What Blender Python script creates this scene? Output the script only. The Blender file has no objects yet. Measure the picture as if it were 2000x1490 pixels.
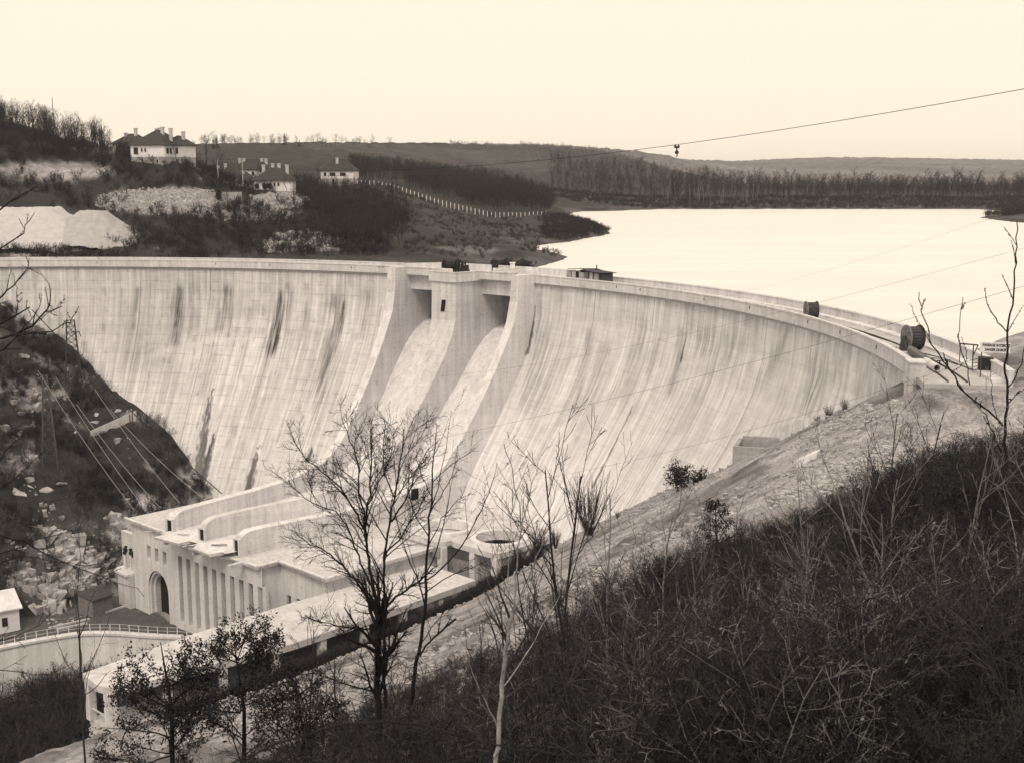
import bpy, math, random
import numpy as np
from mathutils import Vector, Matrix

rad = math.radians
SC = bpy.context.scene
COL = SC.collection

# ------------------------------------------------------------------ camera, sky, sun, exposure
FPX, CX0, CY0, YH = 2400.0, 1000.0, 745.0, 352.0      # focal length etc. in pixels of the 2000 px wide photograph
TH = math.atan((CY0 - YH) / FPX)
cam = bpy.data.cameras.new('camera')
cam.sensor_width = 36.0
cam.lens = FPX / 2000.0 * 36.0
cam.clip_start, cam.clip_end = 0.1, 20000.0
cam.dof.use_dof = True
cam.dof.focus_distance = 90.0
cam.dof.aperture_fstop = 4.2
camo = bpy.data.objects.new('camera', cam)
camo.rotation_euler = (rad(90) - TH, 0, 0)
COL.objects.link(camo)
SC.camera = camo

SUN_AZ, SUN_EL = rad(262), rad(50)          # direction the light comes from (from +X, anticlockwise), elevation
world = bpy.data.worlds.new('World')
SC.world = world
world.use_nodes = True
wn, wl = world.node_tree.nodes, world.node_tree.links
wn.clear()
sky = wn.new('ShaderNodeTexSky'); sky.sky_type = 'NISHITA'; sky.sun_disc = False
sky.sun_elevation = SUN_EL; sky.sun_rotation = rad(90) - SUN_AZ
bw = wn.new('ShaderNodeRGBToBW'); wl.new(sky.outputs[0], bw.inputs[0])
mp = wn.new('ShaderNodeMapRange'); mp.inputs['From Min'].default_value = 0; mp.inputs['From Max'].default_value = 30
mp.inputs['To Min'].default_value = 10.1; mp.inputs['To Max'].default_value = 10.9
wl.new(bw.outputs[0], mp.inputs['Value'])
cm = wn.new('ShaderNodeVectorMath'); cm.operation = 'SCALE'; cm.inputs[0].default_value = (1.0, 0.875, 0.712)
wl.new(mp.outputs[0], cm.inputs['Scale'])
bg = wn.new('ShaderNodeBackground'); bg.inputs['Strength'].default_value = 0.1
wl.new(cm.outputs[0], bg.inputs['Color'])
wo = wn.new('ShaderNodeOutputWorld'); wl.new(bg.outputs[0], wo.inputs[0])

sun = bpy.data.lights.new('sun', 'SUN'); sun.energy = 1.45; sun.angle = rad(18); sun.color = (1.0, 0.885, 0.715)
suno = bpy.data.objects.new('sun', sun); COL.objects.link(suno)
sd = Vector((math.cos(SUN_EL) * math.cos(SUN_AZ), math.cos(SUN_EL) * math.sin(SUN_AZ), math.sin(SUN_EL)))
suno.rotation_euler = sd.to_track_quat('Z', 'Y').to_euler()
SC.view_settings.view_transform = 'Standard'
SC.view_settings.look = 'None'
SC.view_settings.exposure = 0.1
SC.view_settings.gamma = 1.0
SC.cycles.max_bounces = 5
SC.cycles.diffuse_bounces = 3
SC.cycles.transparent_max_bounces = 6

# ------------------------------------------------------------------ pixel <-> world helpers
def ray(px, py):
    u = (px - CX0) / FPX; v = -(py - CY0) / FPX
    return np.array([u, math.cos(TH) + math.sin(TH) * v, -math.sin(TH) + math.cos(TH) * v])
def at(px, py, d):
    r = ray(px, py); return r * (d / r[1])
def lev(px, py, z):
    r = ray(px, py); return r * (z / r[2])
def proj(P):
    P = np.asarray(P, float)
    d = math.cos(TH) * P[..., 1] - math.sin(TH) * P[..., 2]
    up = math.sin(TH) * P[..., 1] + math.cos(TH) * P[..., 2]
    d = np.where(np.abs(d) < 1e-6, 1e-6, d)
    return CX0 + FPX * P[..., 0] / d, CY0 - FPX * up / d

# ------------------------------------------------------------------ numpy noise
def _hash(i, j, s):
    n = (i * 374761393 + j * 668265263 + s * 974711) & 0x7fffffff
    n = ((n ^ (n >> 13)) * 1274126177) & 0x7fffffff
    return ((n ^ (n >> 16)) & 0xffff) / 65535.0
def vnoise(x, y, s=0):
    x = np.asarray(x, float); y = np.asarray(y, float)
    i = np.floor(x).astype(np.int64); j = np.floor(y).astype(np.int64)
    fx = x - i; fy = y - j
    fx = fx * fx * (3 - 2 * fx); fy = fy * fy * (3 - 2 * fy)
    a = _hash(i, j, s); b = _hash(i + 1, j, s); c = _hash(i, j + 1, s); d = _hash(i + 1, j + 1, s)
    return (a + (b - a) * fx) * (1 - fy) + (c + (d - c) * fx) * fy
def fbm(x, y, s=0, o=4):
    t = 0; a = 1.0; n = 0
    for k in range(o):
        t = t + a * vnoise(np.asarray(x) * 2 ** k + 13.7 * k, np.asarray(y) * 2 ** k + 7.1 * k, s + k); n += a; a *= .5
    return t / n
def sstep(a, b, x):
    t = np.clip((np.asarray(x, float) - a) / (b - a), 0, 1); return t * t * (3 - 2 * t)
def interp(x, pts):
    p = np.array(pts, float); return np.interp(x, p[:, 0], p[:, 1])

# ------------------------------------------------------------------ objects
def tag(o, label=None, cat=None, group=None, kind=None):
    if label: o['label'] = label
    if cat: o['category'] = cat
    if group: o['group'] = group
    if kind: o['kind'] = kind
    return o
def thing(name, label, cat, loc=(0, 0, 0), rz=0.0, group=None):
    o = bpy.data.objects.new(name, None); COL.objects.link(o)
    o.location = loc; o.rotation_euler = (0, 0, rz); o.empty_display_size = .3
    return tag(o, label, cat, group)
def link(name, me, m, parent=None):
    o = bpy.data.objects.new(name, me); COL.objects.link(o)
    if m is not None and len(me.materials) == 0: me.materials.append(m)
    if parent is not None: o.parent = parent
    return o
def quads(name, V, F, m, parent=None, smooth=False, attrs=None, uv=None, loc=None):
    """mesh of quads from numpy arrays, linked as one object"""
    me = bpy.data.meshes.new(name)
    V = np.ascontiguousarray(V, np.float32); F = np.ascontiguousarray(F, np.int32)
    if loc is not None: V = V - np.array(loc, np.float32)
    me.vertices.add(len(V)); me.vertices.foreach_set('co', V.ravel())
    me.loops.add(F.size); me.loops.foreach_set('vertex_index', F.ravel())
    me.polygons.add(len(F)); me.polygons.foreach_set('loop_start', np.arange(0, F.size, 4, dtype=np.int32))
    me.polygons.foreach_set('use_smooth', np.full(len(F), bool(smooth)))
    me.update(calc_edges=True)
    for k, a in (attrs or {}).items():
        at_ = me.attributes.new(k, 'FLOAT', 'POINT'); at_.data.foreach_set('value', np.ascontiguousarray(a, np.float32).ravel())
    if uv is not None:
        l = me.uv_layers.new(name='UVMap'); l.data.foreach_set('uv', np.ascontiguousarray(uv, np.float32)[F.ravel()].ravel())
    o = link(name, me, m, parent)
    if loc is not None: o.location = loc
    return o
def gridF(n, k):
    i = np.arange(n - 1)[:, None] * k + np.arange(k - 1)[None, :]
    return np.stack([i, i + 1, i + k + 1, i + k], -1).reshape(-1, 4)
def gridmesh(name, P, m, parent=None, smooth=True, attrs=None, uv=None, flip=False, loc=None):
    n, k = P.shape[:2]; F = gridF(n, k)
    if flip: F = F[:, ::-1]
    return quads(name, P.reshape(-1, 3), F, m, parent, smooth, attrs, None if uv is None else uv.reshape(-1, 2), loc)

class MB:
    """collects shapes and links them as one mesh"""
    def __init__(s): s.V = []; s.F = []
    def add(s, V, F):
        b = len(s.V); s.V += [tuple(map(float, v)) for v in V]; s.F += [tuple(b + int(i) for i in f) for f in F]; return s
    def box(s, c, d, rz=0.0, M=None):
        x, y, z = [k / 2 for k in d]
        v = [(-x, -y, -z), (x, -y, -z), (x, y, -z), (-x, y, -z), (-x, -y, z), (x, -y, z), (x, y, z), (-x, y, z)]
        co, si = math.cos(rz), math.sin(rz); W = []
        for p in v:
            if M is not None: p = M @ Vector(p)
            W.append((c[0] + p[0] * co - p[1] * si, c[1] + p[0] * si + p[1] * co, c[2] + p[2]))
        return s.add(W, [(3, 2, 1, 0), (4, 5, 6, 7), (0, 1, 5, 4), (1, 2, 6, 5), (2, 3, 7, 6), (3, 0, 4, 7)])
    def prism(s, poly, z0, z1):
        n = len(poly)
        a = sum(poly[i][0] * poly[(i + 1) % n][1] - poly[(i + 1) % n][0] * poly[i][1] for i in range(n))
        if a < 0: poly = poly[::-1]
        f0 = (lambda p: z0(p)) if callable(z0) else (lambda p: z0)
        f1 = (lambda p: z1(p)) if callable(z1) else (lambda p: z1)
        V = [(p[0], p[1], f0(p)) for p in poly] + [(p[0], p[1], f1(p)) for p in poly]
        F = [tuple(range(n))[::-1], tuple(range(n, 2 * n))] + [(i, (i + 1) % n, n + (i + 1) % n, n + i) for i in range(n)]
        return s.add(V, F)
    def extrude(s, A, B):
        """solid between two matching outlines A and B (lists of 3-d points)"""
        n = len(A)
        return s.add(list(A) + list(B), [tuple(range(n))[::-1], tuple(range(n, 2 * n))] + [(i, (i + 1) % n, n + (i + 1) % n, n + i) for i in range(n)])
    def tube(s, pts, r, n=6, cap=True):
        pts = [Vector(p) for p in pts]; rs = r if hasattr(r, '__len__') else [r] * len(pts)
        V = []; prev = None
        for i, p in enumerate(pts):
            t = (pts[min(i + 1, len(pts) - 1)] - pts[max(i - 1, 0)]).normalized()
            u = t.cross(Vector((0, 0, 1)))
            if u.length < .05: u = t.cross(Vector((0, 1, 0)))
            u.normalize()
            if prev is not None and u.dot(prev) < 0: u = -u
            prev = u; w = t.cross(u)
            V += [p + (u * math.cos(2 * math.pi * k / n) + w * math.sin(2 * math.pi * k / n)) * rs[i] for k in range(n)]
        F = [(i * n + k, i * n + (k + 1) % n, (i + 1) * n + (k + 1) % n, (i + 1) * n + k) for i in range(len(pts) - 1) for k in range(n)]
        if cap: F += [tuple(range(n))[::-1], tuple(range((len(pts) - 1) * n, len(pts) * n))]
        return s.add(V, F)
    def beam(s, p, q, w, h=None):
        p, q = Vector(p), Vector(q); h = h or w; d = q - p
        t = d.normalized(); u = t.cross(Vector((0, 0, 1)))
        if u.length < .01: u = Vector((1, 0, 0))
        u.normalize(); v = u.cross(t)
        c = [u * w / 2 * a + v * h / 2 * b for a, b in ((-1, -1), (1, -1), (1, 1), (-1, 1))]
        return s.extrude([p + k for k in c], [q + k for k in c])
    def build(s, name, m, parent=None, smooth=False, off=None, bevel=0, loc=None):
        me = bpy.data.meshes.new(name)
        V = s.V
        o3 = off if off is not None else loc
        if o3 is not None: V = [(v[0] - o3[0], v[1] - o3[1], v[2] - o3[2]) for v in V]
        me.from_pydata(V, [], s.F); me.update()
        me.polygons.foreach_set('use_smooth', [bool(smooth)] * len(me.polygons))
        o = link(name, me, m, parent)
        if loc is not None: o.location = loc
        if bevel:
            b = o.modifiers.new('bevel', 'BEVEL'); b.width = bevel; b.segments = 2; b.limit_method = 'ANGLE'
        return o

def copytree(o, parent=None, loc=None, rz=None):
    c = o.copy(); COL.objects.link(c); c.parent = parent
    if loc is not None: c.location = loc
    if rz is not None: c.rotation_euler = (0, 0, rz)
    for ch in list(o.children): copytree(ch, c)
    return c

# ------------------------------------------------------------------ materials
TONE = (0.985, 0.97, 1.02)
class NT:
    def __init__(s, name):
        s.m = bpy.data.materials.new(name); s.m.use_nodes = True
        s.n = s.m.node_tree.nodes; s.l = s.m.node_tree.links
        s.b = s.n['Principled BSDF']
        s.b.inputs['Specular IOR Level'].default_value = .2
        s.tc = s.n.new('ShaderNodeTexCoord')
    def src(s, k='Object'): return s.tc.outputs[k]
    def map(s, sc, k='Object', off=(0, 0, 0)):
        m = s.n.new('ShaderNodeMapping'); m.inputs['Scale'].default_value = sc; m.inputs['Location'].default_value = off
        s.l.new(s.src(k), m.inputs[0]); return m.outputs[0]
    def noise(s, vec, sc=1.0, det=4, rough=.55, lo=.35, hi=.65, to=(0, 1)):
        t = s.n.new('ShaderNodeTexNoise'); t.inputs['Scale'].default_value = sc; t.inputs['Detail'].default_value = det; t.inputs['Roughness'].default_value = rough
        s.l.new(vec, t.inputs['Vector'])
        return s.rng(t.outputs[0], lo, hi, *to)
    def rng(s, v, a, b, c, d):
        r = s.n.new('ShaderNodeMapRange'); s.l.new(v, r.inputs['Value'])
        for k, x in zip(('From Min', 'From Max', 'To Min', 'To Max'), (a, b, c, d)): r.inputs[k].default_value = x
        return r.outputs[0]
    def op(s, o, a, b=None):
        m = s.n.new('ShaderNodeMath'); m.operation = o
        for i, x in enumerate((a, b)):
            if x is None: continue
            if hasattr(x, 'is_linked'): s.l.new(x, m.inputs[i])
            else: m.inputs[i].default_value = x
        return m.outputs[0]
    def mul(s, *v):
        r = v[0]
        for x in v[1:]: r = s.op('MULTIPLY', r, x)
        return r
    def mix(s, a, b, f):           # scalar lerp a->b by f
        return s.op('ADD', s.op('MULTIPLY', b, f), s.op('MULTIPLY', a, s.op('SUBTRACT', 1.0, f)))
    def attr(s, k):
        a = s.n.new('ShaderNodeAttribute'); a.attribute_name = k; return a.outputs['Fac']
    def out(s, val, rough=.9, bump=None, bstr=.3, bdist=.05, tone=TONE):
        c = s.n.new('ShaderNodeVectorMath'); c.operation = 'SCALE'; c.inputs[0].default_value = tone
        if hasattr(val, 'is_linked'): s.l.new(val, c.inputs['Scale'])
        else: c.inputs['Scale'].default_value = val
        s.l.new(c.outputs[0], s.b.inputs['Base Color']); s.b.inputs['Roughness'].default_value = rough
        if bump is not None:
            b = s.n.new('ShaderNodeBump'); b.inputs['Strength'].default_value = bstr; b.inputs['Distance'].default_value = bdist
            s.l.new(bump, b.inputs['Height']); s.l.new(b.outputs[0], s.b.inputs['Normal'])
        return s.m
def line(t, v, period, width, off=0.0):
    f = t.op('FRACT', t.op('ADD', t.op('MULTIPLY', v, 1.0 / period), off + 100.0))
    d = t.op('ABSOLUTE', t.op('SUBTRACT', f, .5))
    return t.rng(d, 0, width / period / 2, 1, 0)
def plain(name, g, var=.15, sc=2.0, rough=.9, bump=.2, tone=TONE, spec=None, metal=0):
    t = NT(name); n1 = t.noise(t.src(), sc, 5, .6, .3, .7, (1 - var, 1 + var))
    n2 = t.noise(t.src(), sc * 6, 3, .6, .3, .7, (1 - var * .6, 1 + var * .6))
    if metal: t.b.inputs['Metallic'].default_value = metal
    return t.out(t.mul(n1, n2, g), rough, n2, bump, .02, tone)
def face_mat():
    t = NT('dam_face_concrete')
    sep = t.n.new('ShaderNodeSeparateXYZ'); t.l.new(t.src('UV'), sep.inputs[0]); u, v = sep.outputs[0], sep.outputs[1]
    big = t.noise(t.map((.05, .04, 1), 'UV'), 1, 4, .6, .3, .7, (.9, 1.08))
    st1 = t.noise(t.map((1.1, .045, 1), 'UV'), 1, 6, .62, .28, .72, (.72, 1.16))
    st2 = t.noise(t.map((2.6, .06, 1), 'UV'), 1, 5, .68, .30, .70, (.78, 1.14))
    brd = t.noise(t.map((.22, 2.6, 1), 'UV'), 1, 4, .65, .3, .7, (.92, 1.05))
    blk = t.noise(t.map((.45, .55, 1), 'UV', (3, 9, 0)), 1, 5, .7, .35, .65, (.92, 1.06))
    grid = t.noise(t.map((.6, .4, 1), 'UV', (31, 5, 0)), 1, 3, .6, .42, .6, (0, 1))
    lift = t.mul(line(t, v, 1.55, .22), t.mul(grid, t.rng(u, 70, 112, .35, 1.0)), .30)
    brow = t.mul(line(t, u, 1.3, .18), t.noise(t.map((.2, .5, 1), 'UV', (7, 2, 0)), 1, 4, .6, .45, .6, (0, 1)), .16)
    jnt = t.mul(line(t, u, 13.0, .26, .31), t.noise(t.map((.4, .15, 1), 'UV', (1, 3, 0)), 1, 3, .6, .3, .6, (.35, 1)), .5)
    dark = t.op('MAXIMUM', t.op('MAXIMUM', lift, brow), jnt)
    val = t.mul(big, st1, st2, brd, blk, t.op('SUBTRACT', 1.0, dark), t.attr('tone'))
    val = t.mix(t.mul(val, .69), .035, t.op('MAXIMUM', t.attr('wet'), t.mul(t.attr('stain'), t.noise(t.map((3.2, .16, 1), 'UV', (11, 3, 0)), 1, 5, .75, .38, .57, (.40, 1.0)))))
    return t.out(val, .92, st2, .15, .03)
def conc(name, g=.56, boards=True, dirt=.25):
    t = NT(name)
    sep = t.n.new('ShaderNodeSeparateXYZ'); t.l.new(t.src(), sep.inputs[0])
    big = t.noise(t.src(), .25, 5, .6, .3, .7, (.88, 1.08))
    fine = t.noise(t.src(), 3.0, 5, .65, .3, .7, (.9, 1.08))
    stk = t.noise(t.map((1.3, 1.3, .08)), 1, 5, .6, .3, .7, (.78, 1.08))
    fac = t.mul(big, fine, stk, g)
    if boards:
        wob = t.noise(t.map((.15, .15, 9)), 1, 4, .6, .3, .7, (.9, 1.06))
        lf = t.mul(line(t, sep.outputs[2], 1.5, .06), t.noise(t.src(), .3, 3, .6, .4, .6, (0, 1)), .2)
        fac = t.mul(fac, wob, t.op('SUBTRACT', 1.0, lf))
    sp = t.noise(t.map((.7, .7, .9), 'Object', (5, 1, 2)), 1, 6, .72, .60, .74, (0, dirt))
    fac = t.mul(fac, t.op('SUBTRACT', 1.0, sp))
    return t.out(fac, .9, fine, .2, .02)
M = {}
M['face'] = face_mat()
M['conc'] = conc('board_marked_concrete', .70, True, .5)
M['conc_light'] = conc('pale_concrete', .78, False, .45)
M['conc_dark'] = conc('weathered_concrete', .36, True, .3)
M['roof_slab'] = conc('roof_slab_concrete', .64, False, .5)
M['black'] = plain('dark_void', .02, .2)
M['iron'] = plain('dark_iron', .022, .4, 4, .6)
M['steel'] = plain('grey_steel', .10, .3, 4, .6)
M['rust'] = plain('weathered_steel', .06, .4, 6, .7)
M['glass'] = plain('window_glass', .13, .25, .6, .25, .05)
M['wood'] = plain('grey_planks', .20, .3, 3)
M['wood_dark'] = plain('dark_timber', .07, .4, 3)
M['wood_light'] = plain('new_boards', .5, .2, 3)
M['plaster'] = plain('white_plaster', .75, .08, 1)
M['stone'] = plain('stone_basement', .36, .25, 2)
M['slate'] = plain('slate_roof', .055, .25, 1.5)
M['shutter'] = plain('dark_window', .03, .3, 2)
M['chim'] = plain('pale_chimney', .5, .2, 2)
M['bark'] = plain('dark_bark', .018, .35, 8, .95, .4, (1, .94, 1.08))
M['bark_pale'] = plain('pale_birch_bark', .30, .45, 5)
M['twig_near'] = plain('near_dark_twigs', .023, .4, 2, .95, .1, (1, .93, 1.08))
M['twig'] = plain('grey_twigs', .042, .4, 3, .95, .1, (1, .95, 1.08))
M['twig_dark'] = plain('dark_twigs', .036, .4, 2, .95, .1, (1, .93, 1.08))
M['twig_mid'] = plain('brown_twigs', .055, .4, .6, .95, .1, (1, .94, 1.08))
M['fern'] = plain('dead_fern', .10, .3, 6)
M['twig_wood'] = plain('wood_twigs', .028, .3, .05, .95, .1, (1, .94, 1.08))
M['twig_bank'] = plain('bank_twigs', .10, .5, .5)
M['twig_far'] = plain('hazed_ridge_twigs', .15, .3, .05, .95, .1, (1, .95, 1.08))  # lightened: the haze over the distant ridge is put into the twig colour
M['twig_pale'] = plain('pale_bark_twigs', .17, .4, 3, .95, .1)
M['leaf'] = plain('dark_evergreen_leaves', .022, .5, 3, .6, .1, (1, .94, 1.08))
M['broom'] = plain('dark_broom', .03, .4, 4)
M['rock'] = plain('broken_granite', .40, .35, 1.2)
M['rockd'] = plain('rubble_stone', .34, .4, .8)
M['gravel'] = plain('pale_gravel', .50, .12, .7, .95, .5)
M['sand'] = plain('crushed_stone', .40, .14, .9, .95, .5)
M['canvas'] = plain('old_canvas', .38, .3, 1)
M['wire'] = plain('wire', .03, .2, 2)
M['wire_mid'] = plain('weathered_wire', .07, .2, 2)
M['wire_pale'] = plain('bright_wire', .35, .2, 2)
M['sign'] = plain('white_board', .72, .08, 2)
M['earth'] = plain('trodden_earth', .10, .3, .5)
M['asphalt'] = plain('crest_paving', .46, .15, .7)

def water_mat():
    t = NT('reservoir_water')
    n = t.noise(t.map((.10, .35, 1)), 1, 6, .6, .2, .8, (0, 1))
    n2 = t.noise(t.map((.9, 2.2, 1)), 1, 4, .6, .2, .8, (0, 1))
    h = t.op('ADD', n, t.mul(n2, .35))
    tone = t.noise(t.map((.012, .06, 1)), 1, 5, .65, .3, .7, (.90, 1.06)); rip = t.noise(t.map((.35, 1.6, 1)), 1, 4, .65, .35, .65, (.93, 1.04))
    m = t.out(t.mul(tone, rip, .80), .3, h, .5, .5, (1.0, .985, .98))  # near-white base and ripple bands put the sky's reflection into the colour
    t.b.inputs['Specular IOR Level'].default_value = .6
    return m
M['water'] = water_mat()
def ground_mat(name, sc=1.0):
    # attributes: rock (0..1 pale rubble), veg (0..1 dark scrub), base albedo in 'alb'
    t = NT(name)
    n1 = t.noise(t.src(), .55 * sc, 6, .68, .3, .7, (.62, 1.38))
    n2 = t.noise(t.src(), 4.2 * sc, 4, .7, .3, .7, (.6, 1.4))
    n3 = t.noise(t.src(), .06 * sc, 4, .6, .3, .7, (.8, 1.2))
    return t.out(t.mul(n1, n2, n3, t.attr('alb'), .82), .95, n2, .6, .15, (1, .965, 1.04))
M['ground'] = ground_mat('hillside_ground', 1.0)
M['far_ground'] = ground_mat('far_ground', .18)

# ================================================================== THE DAM
CC = np.array([-78.0, 110.0])                      # centre of the arch
def pol(r, phi, z):                                # phi in degrees
    a = rad(phi); return (CC[0] + r * math.cos(a), CC[1] + r * math.sin(a), z)
PROF = [(-15.2, 110.9), (-20, 110.45), (-24.1, 109.3), (-27.2, 107.9), (-30.2, 106.2), (-34.2, 103.6), (-38.3, 100.8),
        (-42.3, 98.1), (-46.3, 95.6), (-52.3, 91.8), (-60.5, 86.8), (-70, 81)]
def rface(z):
    p = np.array(PROF)[::-1]; return np.interp(z, p[:, 0], p[:, 1])
def face_hit(px, py):
    d = ray(px, py); t = np.arange(85, 330, .05)
    X = d[0] * t; Y = d[1] * t; Z = d[2] * t
    k = np.argmax(np.hypot(X - CC[0], Y - CC[1]) > rface(Z))
    return np.array([X[k], Y[k], Z[k]]), math.degrees(math.atan2(Y[k] - CC[1], X[k] - CC[0]))
def uz(px, py):
    P, phi = face_hit(px, py); return np.array([rad(phi) * 108, P[2]])

dam = thing('arch_dam', 'curved pale concrete arch dam with twin spillway chutes across the valley', 'dam', (float(CC[0]), float(CC[1]), -60))
DO = (float(CC[0]), float(CC[1]), -60.0)

STREAKS = [((270, 566), (262, 640), .5, .45), ((352, 566), (340, 668), .9, .75), ((340, 566), (330, 640), .5, .4), ((440, 566), (430, 640), 1.0, .6), ((452, 568), (446, 655), .5, .6),
           ((556, 580), (530, 680), 1.6, .8), ((563, 560), (545, 650), .6, .8), ((600, 560), (592, 640), .8, .35), ((655, 592), (628, 770), 2.2, .55),
           ((672, 592), (664, 650), .8, .6), ((640, 560), (634, 600), .7, .3), ((500, 648), (640, 652), .8, .25), ((330, 646), (560, 650), .5, .2), ((720, 572), (712, 640), 1.5, .3),
           ((590, 650), (560, 745), 2.6, .25), ((520, 700), (500, 820), 2.2, .18), ((240, 570), (235, 620), .5, .25), ((412, 690), (400, 760), 1.2, .25),
           ((1180, 690), (1140, 800), 1.6, .3), ((1150, 650), (1125, 790), 1.0, .35), ((1240, 690), (1215, 770), 1.4, .3), ((1330, 650), (1310, 760), .9, .35), ((1285, 660), (1268, 720), .7, .25),
           ((1440, 660), (1405, 720), 2.0, .3), ((1520, 690), (1495, 735), 1.4, .4), ((1540, 640), (1520, 705), .6, .4), ((1611, 690), (1578, 790), .35, .55), ((1342, 597), (1322, 725), .35, .5),
           ((1060, 660), (1040, 780), 2.2, .3), ((1052, 580), (1044, 700), .9, .3), ((1400, 690), (1335, 830), 1.5, .2), ((1640, 705), (1600, 800), .6, .25), ((1700, 720), (1670, 770), .8, .2),
           ((285, 690), (290, 735), .5, .3), ((300, 684), (285, 690), .4, .3)]
WET = [[(413, 763), (385, 935), 1.25], [(419, 845), (398, 930), .8], [(504, 872), (485, 955), .85], [(612, 866), (602, 898), .45], [(1235, 795), (1158, 950), .24], [(1342, 640), (1330, 705), .2], [(1045, 600), (1030, 690), .35]]
def stain_of(u, z):
    st = np.zeros_like(u); wet = np.zeros_like(u); n1 = fbm(u * 1.4, z * .25, 3, 4); n2 = fbm(u * .8, z * .8, 9, 4); n3 = fbm(u * 3.5, z * .12, 21, 3)
    def seg(a, b):
        d = b - a; t = ((u - a[0]) * d[0] + (z - a[1]) * d[1]) / (d @ d)
        tc = np.clip(t, 0, 1); return np.hypot(u - a[0] - tc * d[0], (z - a[1] - tc * d[1])), t
    for p, q, w, s in STREAKS:
        a, b = uz(*p), uz(*q); D, t = seg(a, b)
        f = np.exp(-(D / w) ** 2) * s * sstep(.28, .60, n1 * .5 + n3 * .5) * 1.45
        st = np.maximum(st, f)
    for p, q, w in WET:
        a, b = uz(*p), uz(*q); D, t = seg(a, b); D = np.abs(D + (fbm(u * 2.2, z * 1.1, 81, 3) - .5) * 1.5 * w + (n3 - .5) * .9 * w)
        ww = w * np.clip(t, .06, 1) ** .6 * (.35 + 1.3 * n3)
        wet = np.maximum(wet, (.62 + .36 * n3) * sstep(1.5, .6, D / np.maximum(ww, .1)) * ((t > -.02) & (t < 1.2)))
    st = np.maximum(st, .34 * sstep(.50, .72, n2) * sstep(.45, .62, n3) * (.45 + .55 * sstep(100, 112, u)))
    st = np.maximum(st, .40 * sstep(.56, .70, fbm(u * .12, z * .10, 71, 3)) * sstep(.46, .62, n3) * sstep(-16, -19, z) * sstep(-46, -30, z))
    # run-off below the parapet
    st = np.maximum(st, .30 * sstep(-19.5, -15.2, z) * sstep(.42, .7, n3))
    return np.clip(st, 0, 1), np.clip(wet, 0, 1)
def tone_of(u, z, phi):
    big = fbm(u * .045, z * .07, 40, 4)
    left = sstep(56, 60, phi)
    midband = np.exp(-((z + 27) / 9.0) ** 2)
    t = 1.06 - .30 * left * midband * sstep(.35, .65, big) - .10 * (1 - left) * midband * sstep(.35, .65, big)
    t = t + .10 * sstep(-30, -42, z) * (1 - left) + .05 * sstep(82, 96, phi)  # lower right face paled: brightness of its skyward slope put into the colour
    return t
for (p0, p1) in ((-7.0, 43.0), (57.0, 101.0)):
    ph = np.arange(p0, p1 + .01, .125); zz = np.concatenate([np.arange(-15.2, -58, -.3), np.arange(-58, -70.1, -2)])
    PH_, ZZ_ = np.meshgrid(ph, zz, indexing='ij')
    R_ = rface(ZZ_); U_ = np.radians(PH_) * 108
    R_ = R_ + .04 * (fbm(U_ * .5, ZZ_ * .5, 5, 3) - .5)
    P_ = np.stack([R_ * np.cos(np.radians(PH_)), R_ * np.sin(np.radians(PH_)), ZZ_ + 60], -1)
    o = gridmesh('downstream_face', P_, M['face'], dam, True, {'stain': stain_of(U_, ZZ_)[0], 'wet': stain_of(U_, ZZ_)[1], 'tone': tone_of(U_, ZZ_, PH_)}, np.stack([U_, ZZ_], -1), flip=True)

def arc_strip(mb, prof, p0, p1, step=.8, caps=True):
    """sweep a closed (r,z) outline round the arch"""
    n = max(2, int(abs(p1 - p0) / step) + 1); ph = np.linspace(p0, p1, n); k = len(prof)
    V = [pol(r, a, z) for a in ph for r, z in prof]
    F = [(i * k + j, i * k + (j + 1) % k, (i + 1) * k + (j + 1) % k, (i + 1) * k + j) for i in range(n - 1) for j in range(k)]
    if caps: F += [tuple(range(k)), tuple(range((n - 1) * k, n * k))[::-1]]
    return mb.add(V, F)
# downstream parapet: bracket, upright and coping
PAR = [(110.25, -15.28), (111.4, -15.42), (111.4, -15.12), (110.62, -15.12), (110.62, -14.16), (110.68, -14.16), (110.68, -14.0), (110.18, -14.0), (110.18, -14.16), (110.25, -14.16)]
for (a, b) in ((-7.0, 42.6), (57.4, 101.0)):
    m = MB(); arc_strip(m, PAR, a, b); m.build('parapet', M['conc'], dam, off=DO)
UPP = [(116.75, -18.5), (117.1, -18.5), (117.1, -14.14), (117.18, -14.14), (117.18, -14.0), (116.66, -14.0), (116.66, -14.14), (116.75, -14.14)]
for (a, b) in ((-9.5, 40.5), (59.5, 101.0)):
    m = MB(); arc_strip(m, UPP, a, b); m.build('upstream_parapet', M['conc'], dam, off=DO)
m = MB(); arc_strip(m, [(110.62, -15.6), (116.75, -15.6), (116.75, -15.1), (110.62, -15.1)], -9.8, 101); m.build('crest_road', M['asphalt'], dam, off=DO)
m = MB()
for (a, b) in ((-9.0, 40.5), (59.5, 101)):
    arc_strip(m, [(115.7, -15.2), (116.74, -15.2), (116.74, -14.9), (115.7, -14.9)], a, b)
m.build('footway', M['conc_light'], dam, off=DO)
for rr_ in (112.5, 113.9): m = MB(); arc_strip(m, [(rr_ - .05, -15.12), (rr_ + .05, -15.12), (rr_ + .05, -14.98), (rr_ - .05, -14.98)], -9.3, 42); m.build('track_rail', M['rust'], dam, off=DO)
# body of the dam behind the face and upstream wall
for a, b in ((-8, 42.4), (57.6, 101)):
    m = MB(); arc_strip(m, [(113, -70), (117.05, -70), (117.05, -15.7), (112.2, -15.7), (112.2, -20)], a, b); m.build('dam_body', M['conc_dark'], dam, off=DO)
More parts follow.
